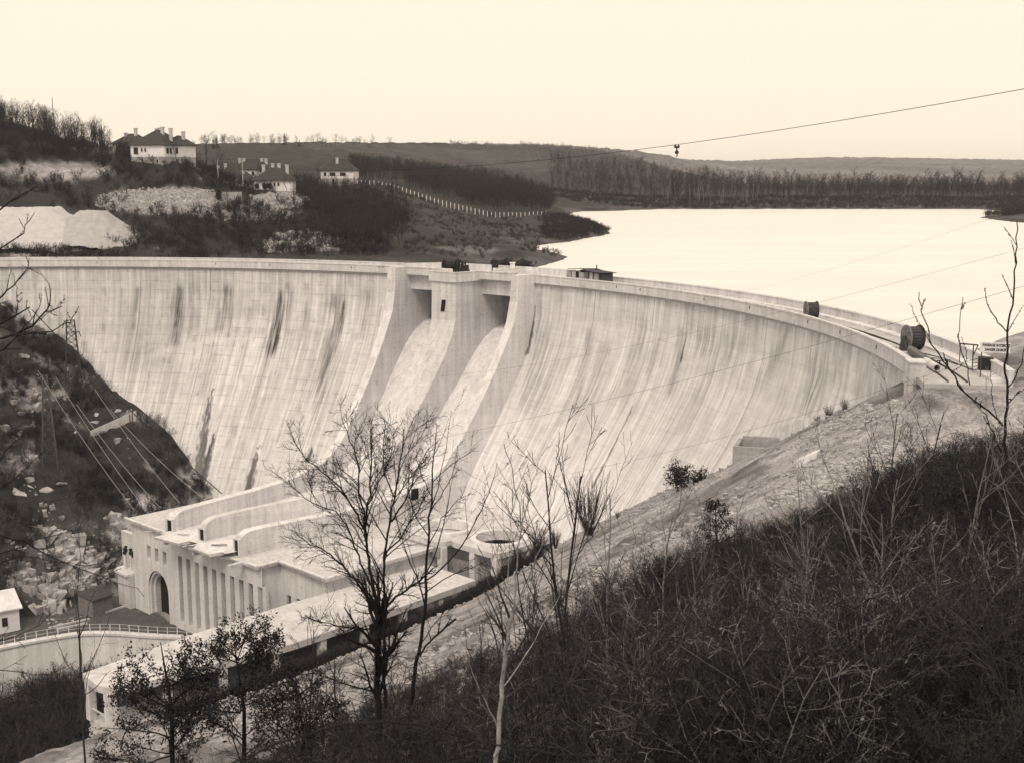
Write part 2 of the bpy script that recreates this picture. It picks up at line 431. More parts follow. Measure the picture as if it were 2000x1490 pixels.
# end pillar of the downstream parapet on the near bank
m = MB(); a0, a1 = -7.0, -8.0
P0 = [pol(110.05, a0, 0), pol(111.3, a0, 0), pol(111.3, a1, 0), pol(110.05, a1, 0)]
m.prism([p[:2] for p in P0], -18.5, -14.12); 
c4 = np.array([p[:2] for p in P0]); cc = c4.mean(0); m.prism([tuple(cc + (q - cc) * 1.08) for q in c4], -14.12, -13.95)
m.build('end_pillar', M['conc'], dam, off=DO, bevel=.04)
m = MB(); arc_strip(m, [(110.4, -27), (111.2, -27), (111.2, -15.4), (110.4, -15.4)], -8.0, -6.4); m.build('end_wall', M['conc'], dam, off=DO)

for a in (-1.2, 4.5, 9.1, 16.8, 22.5, 30.2, 33.0, 62.5, 71.0, 76.5, 88.0):
    m = MB(); m.beam(pol(110.235, a, -14.4), pol(110.235, a, -14.75), .10, .10); m.build('scupper', M['rust'], dam, off=DO)
# ---- spillway walls
WTOP = [(110.55, -14.0), (107.3, -14.0), (107.2, -15.5), (107.0, -18.0), (106.3, -21.0), (105.0, -23.6), (102.9, -27.3), (100.7, -30.8), (98.6, -33.8), (96.6, -36.4), (94.9, -38.5), (93.2, -40.3), (91.4, -41.6), (89.3, -42.7),
        (86.5, -43.4), (83, -43.85), (79, -44.05), (74, -44.1), (67, -43.95), (62, -43.9), (60.6, -43.95), (59.9, -44.15), (59.4, -44.5), (59.1, -45.0), (59.0, -45.8), (59.0, -47.3)]
WBACK = [(72, -52), (100, -52), (121.5, -52), (121.5, -15.2), (110.55, -15.2)]
def offs(r, phi, z, s):
    a = rad(phi); return (CC[0] + r * math.cos(a) + s * math.sin(a), CC[1] + r * math.sin(a) - s * math.cos(a), z)
def wall(name, phi, outline, half, mat, bev=.06):
    hf = half if callable(half) else (lambda r: half)
    m = MB(); m.extrude([offs(r, phi, z, -hf(r)) for r, z in outline], [offs(r, phi, z, hf(r)) for r, z in outline])
    return m.build(name, mat, dam, off=DO)
for ph in (57.0, 43.0):
    wall('spillway_wall', ph, WTOP + WBACK, lambda r: float(np.interp(r, [59, 100, 106, 111], [.7, .72, .85, .85])), M['conc'])
    # thin paler skin: light on the sloping top put into the colour
    m = MB(); q = WTOP[3:23]
    nrm = []
    for i in range(len(q)):
        a_, b_ = q[max(i - 1, 0)], q[min(i + 1, len(q) - 1)]; dx, dz = b_[0] - a_[0], b_[1] - a_[1]; L_ = math.hypot(dx, dz); nrm.append((dz / L_, -dx / L_))
    V = []
    for (r, z), (nx, nz) in zip(q, nrm):
        s_ = .03
        if nx * -1 + nz < 0: nx, nz = -nx, -nz
        hw = float(np.interp(r, [59, 100, 106, 111], [.7, .72, .85, .85])) + .02
        V += [offs(r - 0, ph, z, -hw), offs(r + nx * s_, ph, z + nz * s_, -hw), offs(r + nx * s_, ph, z + nz * s_, hw), offs(r, ph, z, hw)]
    F = [(i * 4 + j, i * 4 + j + 1, i * 4 + 5 + j, i * 4 + 4 + j) for i in range(len(q) - 1) for j in range(3)]
    m.add(V, F); m.build('lit_wall_top', M['conc_light'], dam, off=DO)
WMID = [(121.5, -15.2), (105.3, -15.2), (105.25, -18), (105.1, -21.5), (104.5, -23.6), (102.9, -27.0), (100.7, -30.8), (98.6, -33.8), (96.6, -36.4), (94.9, -38.5), (93.2, -40.3), (91.4, -41.6), (89.3, -42.7),
        (86.5, -43.3), (83, -43.75), (79, -43.95), (74, -44.0), (67, -43.75), (62, -43.6), (60.3, -43.65), (59.5, -43.9), (59.0, -44.3), (58.75, -44.8), (58.7, -45.8), (58.7, -47.3), (72, -52), (100, -52), (121.5, -52)]
wall('spillway_wall', 50.2, WMID, lambda r: float(np.interp(r, [59, 80, 92, 100, 103.5, 105.5, 117], [.6, .6, .7, 1.4, 2.3, 2.6, 2.6])), M['conc'])
# slots in the wall noses, inspection window of the centre pier
for ph, r0 in ((57.0, 59.0), (50.2, 58.7), (43.0, 59.0)):
    m = MB()
    for s0, s1, z0, z1 in ((-.75, -.42, -46.95, -44.9), (.42, .75, -46.95, -44.9), (-.75, .75, -44.9, -44.75)):
        m.extrude([offs(r0 - .12, ph, z0, s0), offs(r0 - .12, ph, z0, s1), offs(r0 - .12, ph, z1, s1), offs(r0 - .12, ph, z1, s0)],
                  [offs(r0 + .1, ph, z0, s0), offs(r0 + .1, ph, z0, s1), offs(r0 + .1, ph, z1, s1), offs(r0 + .1, ph, z1, s0)])
    m.build('slot_frame', M['conc'], dam, off=DO)
    m = MB(); m.extrude([offs(r0 - .02, ph, -46.9, -.42), offs(r0 - .02, ph, -46.9, .42), offs(r0 - .02, ph, -44.95, .42), offs(r0 - .02, ph, -44.95, -.42)],
                        [offs(r0 + .1, ph, -46.9, -.42), offs(r0 + .1, ph, -46.9, .42), offs(r0 + .1, ph, -44.95, .42), offs(r0 + .1, ph, -44.95, -.42)])
    m.build('nose_slot', M['black'], dam, off=DO)
m = MB(); m.extrude([offs(105.0, 50.2, z, s) for s, z in ((-.5, -20.2), (.25, -20.2), (.45, -18.4), (-.2, -18.4))], [offs(106, 50.2, z, s) for s, z in ((-.5, -20.2), (.25, -20.2), (.45, -18.4), (-.2, -18.4))])
m.build('pier_window', M['black'], dam, off=DO)
# ---- chutes
CH = [(121, -22.9), (116.6, -23.0), (114.6, -23.4), (112.5, -24.4), (110.6, -25.8), (108.8, -27.6), (106.9, -30.0), (104.6, -33.0), (102.4, -36.0), (100, -39.2), (97.6, -42), (95.4, -44), (93, -45.3), (90, -46.1), (86, -46.45), (80, -46.55), (70, -46.5), (60, -46.4), (57.3, -46.35)]
q = []
for i in range(len(CH) - 1):
    for k in range(4): q.append(tuple(np.array(CH[i]) * (1 - k / 4) + np.array(CH[i + 1]) * k / 4))
q.append(CH[-1])
for a, b in ((43.0, 50.2), (50.2, 57.0)):
    ph = np.linspace(a, b, 14)
    P_ = np.array([[(r * math.cos(rad(p)), r * math.sin(rad(p)), z + 60 + .03 * math.sin(r * 3 + p)) for p in ph] for r, z in q])
    gridmesh('spillway_chute', P_, M['conc_light'], dam, True)
    # curved lip slab projecting over the power house front
    m = MB(); da = 1.15
    for (p0, p1) in ((a + da, b - da),):
        pr = [(57.3, -46.75), (55.6, -46.6), (55.5, -46.25), (57.3, -46.3), (59.5, -46.36), (59.5, -46.9)]
        arc_strip(m, pr, p0 - .25, p1 + .25, .8)
    m.build('spillway_lip', M['conc_light'], dam, off=DO)
    # gate at the back of the opening, and the bridge beam over it
    m = MB(); arc_strip(m, [(120, -24), (120.4, -24), (120.4, -15.7), (120, -15.7)], a, b); m.build('spillway_gate', M['black'], dam, off=DO)
    m = MB(); arc_strip(m, [(111.4, -17.75), (115, -17.75), (115, -15.35), (111.4, -15.35)], a + .4, b - .4); m.build('bridge_beam', M['conc'], dam, off=DO)
# parapets over the openings
BP = [(110.1, -15.3), (111.6, -15.36), (111.6, -15.1), (110.5, -15.1), (110.5, -14.16), (110.56, -14.16), (110.56, -14.0), (110.02, -14.0), (110.02, -14.16), (110.1, -14.16)]
for a, b in ((43.3, 48.55), (51.9, 56.7)):
    m = MB(); arc_strip(m, BP, a, b); m.build('bridge_parapet', M['conc'], dam, off=DO)
# balcony of the centre pier
hp = 3.15; g = [(110.4, -hp), (105.0, -hp + .25), (104.9, hp - .25), (110.4, hp)]
def offpoly(pts): return [offs(r, 50.2, 0, s)[:2] for r, s in pts]
m = MB(); m.prism(offpoly(g + [(113, hp), (113, -hp)]), -15.55, -15.12)
inn = [(110.4, -hp + .38), (105.38, -hp + .6), (105.28, hp - .6), (110.4, hp - .38)]
for i in range(3):
    m.prism(offpoly([g[i], g[i + 1], inn[i + 1], inn[i]]), -15.12, -14.14)
    ex = lambda p: (p[0] - .07 if p[0] < 110 else p[0], p[1] * 1.02)
    m.prism(offpoly([ex(g[i]), ex(g[i + 1]), inn[i + 1], inn[i]]), -14.14, -14.0)
m.build('pier_balcony', M['conc'], dam, off=DO)
# upstream gate platform, widened, with its own parapets
m = MB(); arc_strip(m, [(116.7, -16.2), (122.3, -16.2), (122.3, -15.12), (116.7, -15.12)], 43.2, 57.2); m.build('gate_platform', M['conc_light'], dam, off=DO)
m = MB(); arc_strip(m, [(121.9, -16), (122.3, -16), (122.3, -14.05), (121.9, -14.05)], 43.2, 57.2)
for pa, pb in ((59.6, 57.2), (40.4, 43.2)):
    A = [pol(116.7, pa, -17), pol(117.1, pa, -17), pol(117.1, pa, -14.05), pol(116.7, pa, -14.05)]; B = [pol(121.9, pb, -17), pol(122.3, pb, -17), pol(122.3, pb, -14.05), pol(121.9, pb, -14.05)]
    m.extrude(A, B)
    m.prism([pol(116.7, pa, 0)[:2], pol(122.2, pb, 0)[:2], pol(116.7, pb, 0)[:2]], -16.2, -15.13)
m.build('upstream_parapet', M['conc'], dam, off=DO)
for a, b in ((46.0, 51.5), (36.5, 43)): m = MB(); arc_strip(m, [(118.2, -15.1), (118.5, -15.1), (118.5, -14.2), (118.2, -14.2)], a, b); m.build('hoist_pit_wall', M['conc'], dam, off=DO)
# dark crack-like joint at the foot of the near spillway wall
# ================================================================== POWER HOUSE
AL = rad(46.2); AX = np.array([math.cos(AL), math.sin(AL)]); TX = np.array([math.sin(AL), -math.cos(AL)])
def PH(ra, s, z): return (CC[0] + AX[0] * ra + TX[0] * s, CC[1] + AX[1] * ra + TX[1] * s, z)
def PH2(ra, s): return PH(ra, s, 0)[:2]
def toPH(x, y): d = np.stack([np.asarray(x) - CC[0], np.asarray(y) - CC[1]], -1); return d @ AX, d @ TX
pho = PH(58.5, -6, -60.5)
ph = thing('power_house', 'pale concrete power house with arched portal and row of tall slot windows', 'power house', pho)
ZR, ZB = -47.0, -61.5
def facade(ra, s0, s1, holes, depth, name):
    """front wall with real openings; holes = (s0,s1,z0,z1)"""
    ss = sorted({s0, s1} | {h[0] for h in holes} | {h[1] for h in holes}); zs = sorted({ZB, ZR - .35} | {h[2] for h in holes} | {h[3] for h in holes})
    m = MB()
    def inside(a, b): return any(h[0] <= a < h[1] and h[2] <= b < h[3] for h in holes)
    for i in range(len(ss) - 1):
        for j in range(len(zs) - 1):
            a, b, c, d = ss[i], ss[i + 1], zs[j], zs[j + 1]
            if not inside((a + b) / 2, (c + d) / 2): m.add([PH(ra, a, c), PH(ra, b, c), PH(ra, b, d), PH(ra, a, d)], [(0, 1, 2, 3)])
    for h in holes:
        a, b, c, d = h; e = ra + depth
        for q in ([(ra, a, c), (e, a, c), (e, a, d), (ra, a, d)], [(ra, b, c), (ra, b, d), (e, b, d), (e, b, c)], [(ra, a, d), (e, a, d), (e, b, d), (ra, b, d)], [(ra, a, c), (ra, b, c), (e, b, c), (e, a, c)]):
            m.add([PH(*p) for p in q], [(0, 1, 2, 3)])
    return m
SLOTS = [(-10.35 + 2.06 * i, -9.35 + 2.06 * i, -59.1, -49.75) for i in range(10)]
SMALL = [(-18.4 + 2.07 * i, -17.45 + 2.07 * i, -51.95, -50.0) for i in range(3)]
pc, pr_, pz = -15.85, 2.65, -56.2
def arch(r, z0, n=16): return [(pc - r, z0)] + [(pc - r * math.cos(math.pi * k / n), pz + r * 1.12 * math.sin(math.pi * k / n)) for k in range(n + 1)] + [(pc + r, z0)]
ZT = pz + 2.65 * 1.12 + .001
m = facade(58.5, -22.3, 8.4, SLOTS + SMALL + [(pc - pr_, pc + pr_, -60.3, ZT)], .85, 'f')
ar = arch(2.65, -60.3)
for i in range(1, len(ar) - 2):                       # spandrels beside the arch
    p, q = ar[i], ar[i + 1]
    m.add([PH(58.5, *p), PH(58.5, *q), PH(58.5, q[0], ZT), PH(58.5, p[0], ZT)], [(0, 1, 2, 3)])
m.build('front_wall', M['conc_light'], ph, off=pho)
# portal: stepped surround, deep reveal and dark gate
def ring(mb, ri, ro, ra0, ra1):
    a, b = arch(ri, -60.4), arch(ro, -60.4); n = len(a)
    V = [PH(ra0, *p) for p in a] + [PH(ra0, *p) for p in b] + [PH(ra1, *p) for p in a] + [PH(ra1, *p) for p in b]
    F = []
    for i in range(n - 1):
        F += [(i, i + 1, n + i + 1, n + i), (i, 2 * n + i, 2 * n + i + 1, i + 1), (n + i, n + i + 1, 3 * n + i + 1, 3 * n + i)]
    mb.add(V, F)
m = MB(); ring(m, 2.3, 2.66, 58.75, 60.2); ring(m, 1.95, 2.32, 59.2, 60.4); m.build('portal_surround', M['conc'], ph, off=pho)
m = MB(); a = arch(2.0, -60.3); m.extrude([PH(60.0, *p) for p in a], [PH(60.06, *p) for p in a]); dr = m.build('portal_door', M['shutter'], ph, off=pho)
m = MB()
for k in range(4):
    for r in range(9): m.box(PH(59.97, pc - 1.5 + k, -59.9 + r * .62), (.8, .05, .48), AL - math.pi / 2)
m.build('door_panel', M['iron'], dr, off=pho)
for h in SLOTS + SMALL:
    m = MB(); m.extrude([PH(59.1, h[0], h[2]), PH(59.1, h[1], h[2]), PH(59.1, h[1], h[3]), PH(59.1, h[0], h[3])], [PH(59.2, h[0], h[2]), PH(59.2, h[1], h[2]), PH(59.2, h[1], h[3]), PH(59.2, h[0], h[3])])
    w = m.build('window', M['glass'], ph, off=pho)
    m = MB(); n = 7 if h in SLOTS else 2
    for k in range(1, n): m.beam(PH(59.06, h[0], h[2] + (h[3] - h[2]) * k / n), PH(59.06, h[1], h[2] + (h[3] - h[2]) * k / n), .09)
    m.beam(PH(59.06, h[0] + .55, h[2]), PH(59.06, h[0] + .55, h[3]), .06); m.build('glazing_bar', M['steel'], w, off=pho)
# recessed part to the right with two windows
S2 = [(9.6, 10.5, -53.6, -51.3), (11.6, 12.5, -53.6, -51.3)]
m = facade(61.8, 8.4, 18.2, S2, .5, 'g'); m.add([PH(58.5, 8.4, ZB), PH(61.8, 8.4, ZB), PH(61.8, 8.4, ZR - .35), PH(58.5, 8.4, ZR - .35)], [(0, 1, 2, 3)])
m.add([PH(61.8, 18.2, ZB), PH(90, 18.2, ZB), PH(90, 18.2, ZR - .35), PH(61.8, 18.2, ZR - .35)], [(0, 1, 2, 3)])
m.add([PH(58.5, -22.3, ZB), PH(58.5, -22.3, ZR - .35), PH(92, -22.3, ZR - .35), PH(92, -22.3, ZB)], [(0, 1, 2, 3)])
m.build('side_wall', M['conc_light'], ph, off=pho)
for h in S2:
    m = MB(); m.extrude([PH(62.1, h[0], h[2]), PH(62.1, h[1], h[2]), PH(62.1, h[1], h[3]), PH(62.1, h[0], h[3])], [PH(62.2, h[0], h[2]), PH(62.2, h[1], h[2]), PH(62.2, h[1], h[3]), PH(62.2, h[0], h[3])]); m.build('window', M['glass'], ph, off=pho)
m = MB()
rp = [(57.9, -23.1), (57.9, 9.1), (61.2, 9.1), (60.9, 18.9), (94, 18.9), (97, -23.1)]
m.prism([PH2(*p) for p in rp], ZR - .36, ZR)
m.build('roof', M['roof_slab'], ph, off=pho, bevel=.05)
for seg_ in ((((57.95, -23.05), (57.95, -11.5)),), (((57.95, 7.2), (57.95, 9.05)), ((57.95, 9.05), (61.25, 9.05)), ((61.15, 9.05), (60.95, 18.85)), ((60.95, 18.8), (82, 18.8)))):
    m = MB()
    for (p, q) in seg_: m.beam(PH(*p, ZR + .1), PH(*q, ZR + .1), .35, .2)
    m.build('roof_kerb', M['conc_light'], ph, off=pho)
for s in (-9.5, -2.6, 5.6): m = MB(); m.box(PH(57.2, s, -47.3), (.5, 2.2, .5), AL - math.pi / 2); m.build('lip_bracket', M['conc'], ph, off=pho)

# ================================================================== THE GROUND
def rbf_fit(X, Y, k=9.0, kind='mq'):
    X = np.array(X, float); Y = np.array(Y, float); D = np.linalg.norm(X[:, None] - X[None], axis=2)
    K = np.sqrt(D * D + k) if kind == 'mq' else np.where(D > 0, D * D * np.log(np.maximum(D, 1e-9)), 0)
    A = np.c_[np.ones(len(X)), X] if kind != 'mq' else np.ones((len(X), 1)); n = len(X); q = A.shape[1]
    W = np.zeros((n + q, n + q)); W[:n, :n] = K + (np.eye(n) * (.001 if kind != 'mq' else 0)); W[:n, n:] = A; W[n:, :n] = A.T
    c = np.linalg.solve(W, np.r_[Y, np.zeros(q)])
    def f(P):
        P = np.asarray(P, float); sh = P.shape[:-1]; Q = P.reshape(-1, 2); out = np.empty(len(Q))
        for i in range(0, len(Q), 20000):
            B = Q[i:i + 20000]; d = np.linalg.norm(B[:, None] - X[None], axis=2)
            k_ = np.sqrt(d * d + k) if kind == 'mq' else np.where(d > 0, d * d * np.log(np.maximum(d, 1e-9)), 0)
            out[i:i + 20000] = k_ @ c[:n] + (c[n] if kind == 'mq' else c[n] + B @ c[n + 1:])
        return out.reshape(sh)
    return f
VS = [(-170, 26), (-140, 14), (-120, 2), (-100, -11), (-83.4, -21.4), (-73, -30), (-57.4, -39.8), (-42, -49.5), (-34, -55), (-28, -60), (-20, -60.2), (8, -60.2), (14, -60), (19, -56.5), (24, -54), (30, -52), (40, -46), (60, -33.5), (77, -23.5), (87, -20), (97, -17), (107, -14),
      (117, -11), (128, -4.5), (132, -2), (150, 4), (180, 14)]
RES = [(0, 0, -2.2), (-5, 7, -6.5), (5, 8, -5), (10, 8, -4), (-2.4, 22, -11.8), (-8, 22, -14.5), (-20, 25, -25), (4, 22, -10), (12, 22, -8), (20, 30, -8.5), (-11.6, 40, -24), (-5, 40, -19.5), (3, 40, -15), (15, 45, -12.5), (30, 50, -11.5),
       (-20, 70, -38), (-7.5, 60, -28), (-2.4, 60, -25), (2.5, 60, -21.8), (13.5, 65, -17.6), (9.4, 75, -22.8), (11.9, 95, -28), (23.5, 75, -17), (30, 73, -15.8), (40, 70, -13.5), (31.5, 96, -17.0), (31, 90.4, -15.3), (34, 89.8, -15.12), (38.5, 89.3, -15.1), (35.5, 87.6, -15.5), (31, 88.3, -15.9), (35, 85, -16.6), (30, 85, -17.8), (42, 88, -14.6), (39.6, 95, -14.9), (46, 110, -13.5), (60, 90, -12),
       (-32, 108, -49.8), (-3.5, 159, -54.5),
       (-90.2, 218, -21.4), (-85.5, 216.9, -25.8), (-78.6, 214.8, -30.1), (-70.2, 210.1, -36.7), (-64.2, 207.4, -39.8), (-57.9, 202.8, -45), (-50.7, 197.2, -50.9)]
for p_ in ((1772, 752), (1735, 770), (1690, 785), (1640, 808), (1600, 826), (1560, 845), (1495, 880), (1430, 912), (1365, 938), (1300, 963), (1245, 990), (1190, 1018), (1110, 1058), (1050, 1088)):
    P_, _a = face_hit(*p_); RES.append((P_[0] * 1.002, P_[1] * 1.002, P_[2] + .12))
def base_s(x, y):
    ra, s = toPH(x, y); return np.interp(s, *np.array(VS, float).T)
_x = np.array(RES, float); _rz = _x[:, 2] - base_s(_x[:, 0], _x[:, 1])
anch = [(-60, 20), (-120, 60), (-150, 150), (-140, 230), (-110, 120), (-75, 150), (-60, 90), (-40, 60), (-55, 175), (-30, 150), (-20, 130), (90, 30), (100, 100), (140, 60), (60, 40), (60, -20), (0, -40), (-40, 0), (-46, 185), (-15, 145), (90, 160)]
resid = rbf_fit(np.r_[_x[:, :2], np.array(anch, float)], np.r_[_rz, np.zeros(len(anch))])
YARD = [(30, -20.8), (38.8, -20.4), (43.7, -19.2), (48.0, -17.7), (51.3, -14.2), (54.0, -9.8), (57.1, -6.0), (58.4, -2)]       # outer edge of the yard in (ra, s)
def valley(x, y, rough=True):
    x = np.asarray(x, float); y = np.asarray(y, float)
    ra, s = toPH(x, y); z = base_s(x, y) + resid(np.stack([x, y], -1))
    z = np.where((s > -27) & (s < 12) & (ra > 30), np.minimum(z, -60.2), z)
    # tail race below the yard wall
    edge = np.interp(ra, [p[0] for p in YARD], [p[1] for p in YARD]); edge = np.where(ra > 58.4, 60, edge)
    pit = sstep(-1.5, -.3, s - edge) * sstep(22, 14, s) * (ra < 58.4)
    z = z * (1 - pit) + np.minimum(z, -67) * pit
    r = np.hypot(x - CC[0], y - CC[1]); phi = np.degrees(np.arctan2(y - CC[1], x - CC[0]))
    up = sstep(108, 116, r) * sstep(0, 9, phi) * sstep(104, 96, phi)
    z = z * (1 - up) + np.minimum(z, -40) * up
    road = sstep(113.5, 112, np.abs(r - 113.6) + 109.6) * sstep(-2, -6, phi) * sstep(-40, -14, phi)
    z = z * (1 - road) + np.minimum(z, -15.35) * road
    z = np.where((np.abs(phi + 9) < 1.5) & (r > 109) & (r < 117.5), np.minimum(z, -15.35), z)
    # a track cut along the bank
    if rough:
        flat = ((s > -27) & (s < -19) & (ra > 30)) | ((ra < 58.5) & (s > -27) & (s < edge))
        n = (fbm(x * .22, y * .22, 1, 4) - .5) * np.where(s > 25, .55, 1.6) + (fbm(x * 1.1, y * 1.1, 2, 3) - .5) * .5
        z = z + n * np.where(flat | (np.abs(phi + 9.5) < 3.2) & (r > 108) & (r < 119), 0.06, 1.0) * np.clip(np.hypot(x, y) / 8, .1, 1)
    return z
# reservoir rim, hills and far country: control points (px, py on the photograph, distance) -> height
FAR = []
def fc(*pts):
    for px, py, d in pts: FAR.append((px, py, d))
fc((-250, 500, 245), (-250, 380, 275), (-250, 280, 300), (-250, 200, 340), (-250, 240, 460), (-250, 290, 1000), (-250, 300, 2500), (-250, 322, 6000))
fc((10, 503, 238), (10, 482, 252), (10, 408, 276), (10, 352, 288), (10, 300, 300), (10, 262, 315), (10, 245, 335), (10, 268, 430), (10, 300, 1000), (10, 315, 6000))
fc((220, 503, 236), (220, 478, 250), (220, 418, 276), (220, 382, 284), (220, 335, 297), (220, 300, 312), (220, 312, 390), (220, 305, 650), (220, 292, 1000), (220, 320, 2500))
fc((300, 503, 235), (300, 430, 270), (300, 372, 283), (310, 317, 290), (250, 309, 292), (350, 318, 292), (310, 314, 305), (390, 330, 300), (310, 345, 400), (310, 310, 700), (310, 288, 1000))
fc((430, 503, 233), (430, 440, 262), (430, 408, 275), (430, 378, 284), (430, 368, 296), (480, 345, 420), (480, 318, 650), (480, 286, 1000), (480, 318, 2500))
fc((540, 503, 232), (540, 410, 280), (540, 378, 298), (540, 372, 315), (600, 503, 231), (600, 440, 268), (600, 395, 300), (600, 378, 340))
fc((655, 364, 380), (655, 352, 430), (655, 320, 700), (655, 288, 1000), (655, 322, 2500))
fc((740, 503, 231), (740, 432, 300), (740, 364, 382), (740, 345, 600), (740, 289, 1060), (740, 320, 2500))
fc((900, 505, 234), (900, 472, 290), (900, 440, 340), (900, 414, 400), (900, 396, 480), (900, 350, 800), (900, 302, 1100), (900, 291, 1180), (900, 322, 2500))
fc((1060, 510, 247), (1060, 492, 285), (1060, 480, 315), (1060, 456, 368), (1060, 426, 430), (1060, 406, 500), (1060, 388, 620), (1060, 350, 900), (1060, 293, 1250), (1060, 325, 2500))
fc((1100, 503, 265), (1118, 500, 268), (1110, 470, 334), (1120, 442, 400), (1120, 424, 450))
fc((1170, 460, 370), (1188, 452, 390), (1195, 457, 382))
for q in ((1150, 300), (1200, 260), (1250, 384), (1250, 460), (1180, 520), (1230, 600), (1350, 250), (1350, 500), (1350, 620), (1600, 200), (1600, 400), (1600, 600), (1800, 300), (1800, 500), (1900, 180), (1900, 640), (1240, 330), (1150, 560), (1120, 300), (2000, 300), (2200, 200), (1480, 300), (1500, 640)):
    P_ = at(q[0], 352, q[1]); FAR.append(('z', q[0], q[1], -23))
fc((1110, 414, 640), (1190, 410, 672), (1190, 390, 760), (1190, 352, 950), (1190, 305, 1250), (1190, 330, 2500))
fc((1280, 407, 712), (1280, 392, 770), (1280, 352, 1000), (1280, 330, 1300), (1340, 318, 1500), (1340, 322, 2500), (1420, 318, 1900))
for x in (1400, 1500, 1600, 1700, 1800, 1900): fc((x, 406.5, 716), (x, 392, 770), (x, 380, 900), (x, 352, 1500))
fc((1500, 315, 2600), (1600, 309, 2900), (1700, 313, 3300), (1500, 325, 6000), (1800, 318, 4500), (1900, 322, 5000), (2000, 325, 5500), (1700, 320, 7000))
fc((1925, 422, 560), (1960, 421, 560), (2000, 416, 580), (2050, 405, 620), (2000, 400, 660), (2100, 420, 500), (2250, 400, 600), (2250, 392, 800), (2250, 352, 1500), (2250, 325, 5000), (2500, 420, 450), (2500, 360, 900), (2500, 320, 4000))
FX = []; FZ = []
for q in FAR:
    if q[0] == 'z': u, d, z = (q[1] - CX0) / FPX, q[2], q[3]
    else:
        P_ = at(*q); u, d, z = P_[0] / P_[1], P_[1], P_[2]
    FX.append((u * 2.2, math.log(d))); FZ.append(z)
farf = rbf_fit(FX, FZ, kind='tps')
def farz(x, y, rough=True):
    x = np.asarray(x, float); y = np.asarray(y, float); yy = np.maximum(y, 20)
    z = farf(np.stack([x / yy * 2.2, np.log(yy)], -1))
    z = np.where(y > 7000, np.minimum(z, 70), z)
    if rough:
        a = np.clip(y / 260, .6, 6)
        z = z + (fbm(x / 14, y / 14, 60, 4) - .5) * 1.6 * a * sstep(-17.2, -14.5, z) + (fbm(x / 3.5, y / 3.5, 61, 3) - .5) * .6 * np.clip(a, 0, 2)
    r = np.hypot(x - CC[0], y - CC[1])
    return np.where(r < 121, np.minimum(z, -90), z)
def march(px, py, f, d0, d1, n=2500):
    t = np.exp(np.linspace(math.log(d0), math.log(d1), n)); r = ray(px, py); r = r / r[1]
    X, Y, Z = r[0] * t, t, r[2] * t
    k = np.argmax(Z < f(X, Y, False)); return np.array([X[k], Y[k], Z[k]])

# --- valley sides
def vgrid(xs, ys):
    X, Y = np.meshgrid(xs, ys, indexing='ij'); return X, Y, valley(X, Y)
xs = np.concatenate([np.arange(-175, -100, 1.5), np.arange(-100, 60, .7), np.arange(60, 171, 2.0)]); ys = np.concatenate([np.arange(-30, 0, 1.5), np.arange(0, 235, .75)])
X, Y, Z = vgrid(xs, ys)
ra_, s_ = toPH(X, Y); r_ = np.hypot(X - CC[0], Y - CC[1])
edge_ = np.interp(ra_, [p[0] for p in YARD], [p[1] for p in YARD])
ppx, ppy = proj(np.stack([X, Y, Z], -1))
# rubble tips on the near bank: pale, between the dam toe and the scrub
nz = fbm(X * .12, Y * .12, 77, 4); nz2 = fbm(X * .5, Y * .5, 78, 4)
def thicket_edge_dist(x, y):      # >0 inside the scrub below the camera
    ang = np.degrees(np.arctan2(x, y)); lim = np.interp(ang, [-40, -15, -6, -1, 3, 8, 12, 17, 22, 30], [30, 33, 36, 42, 50, 56, 62, 66, 72, 80])
    return lim - np.hypot(x, y)
scrub = sstep(-4, 4, thicket_edge_dist(X, Y) + (nz - .5) * 18)
alb = .46 * (.75 + .5 * nz)                                   # near bank rubble
alb = np.where(nz2 > .60, alb * .62, alb); alb = alb * (1 - .32 * sstep(1520, 1600, ppx) * sstep(900, 700, ppy - (ppx - 1600) * .1) * (Y < 105))
alb = alb * (1 - .55 * sstep(.5, .62, nz) * sstep(100, 70, s_))
dirt = sstep(80, 92, ra_ - .35 * (s_ - 60)) * 0
leftb = sstep(-24, -29, s_)
rockpatch = sstep(.54, .62, fbm(X * .09, Y * .09, 90, 4)) * sstep(.42, .56, nz2)
yr = np.exp(-((X + 64) / 9.0) ** 2 - ((Y - 172) / 12.0) ** 2); alb_left = .045 + .36 * rockpatch + .07 * sstep(.25, .6, yr) * sstep(.42, .56, fbm(X * .5, Y * .5 + Z * .4, 93, 4)); alb_left = alb_left + .22 * sstep(.55, .75, np.cos((Z + 2 * fbm(X * .08, Y * .08, 95, 3)) * .75)) * sstep(.50, .60, fbm(X * .11, Y * .11, 96, 3))
alb = alb * (1 - leftb) + alb_left * leftb
alb = alb * (1 - scrub) + .035 * scrub
ydm = (s_ > -28) & (s_ < edge_ + .5) & (ra_ < 59)
alb = np.where(ydm, .13, alb)
alb = np.where((s_ > edge_ + .8) & (s_ < 18) & (ra_ < 58), .05, alb)
V_ = np.stack([X, Y, Z], -1)
hs = gridmesh('hillside', V_, M['ground'], None, True, {'alb': alb}, flip=True); tag(hs, kind='structure')

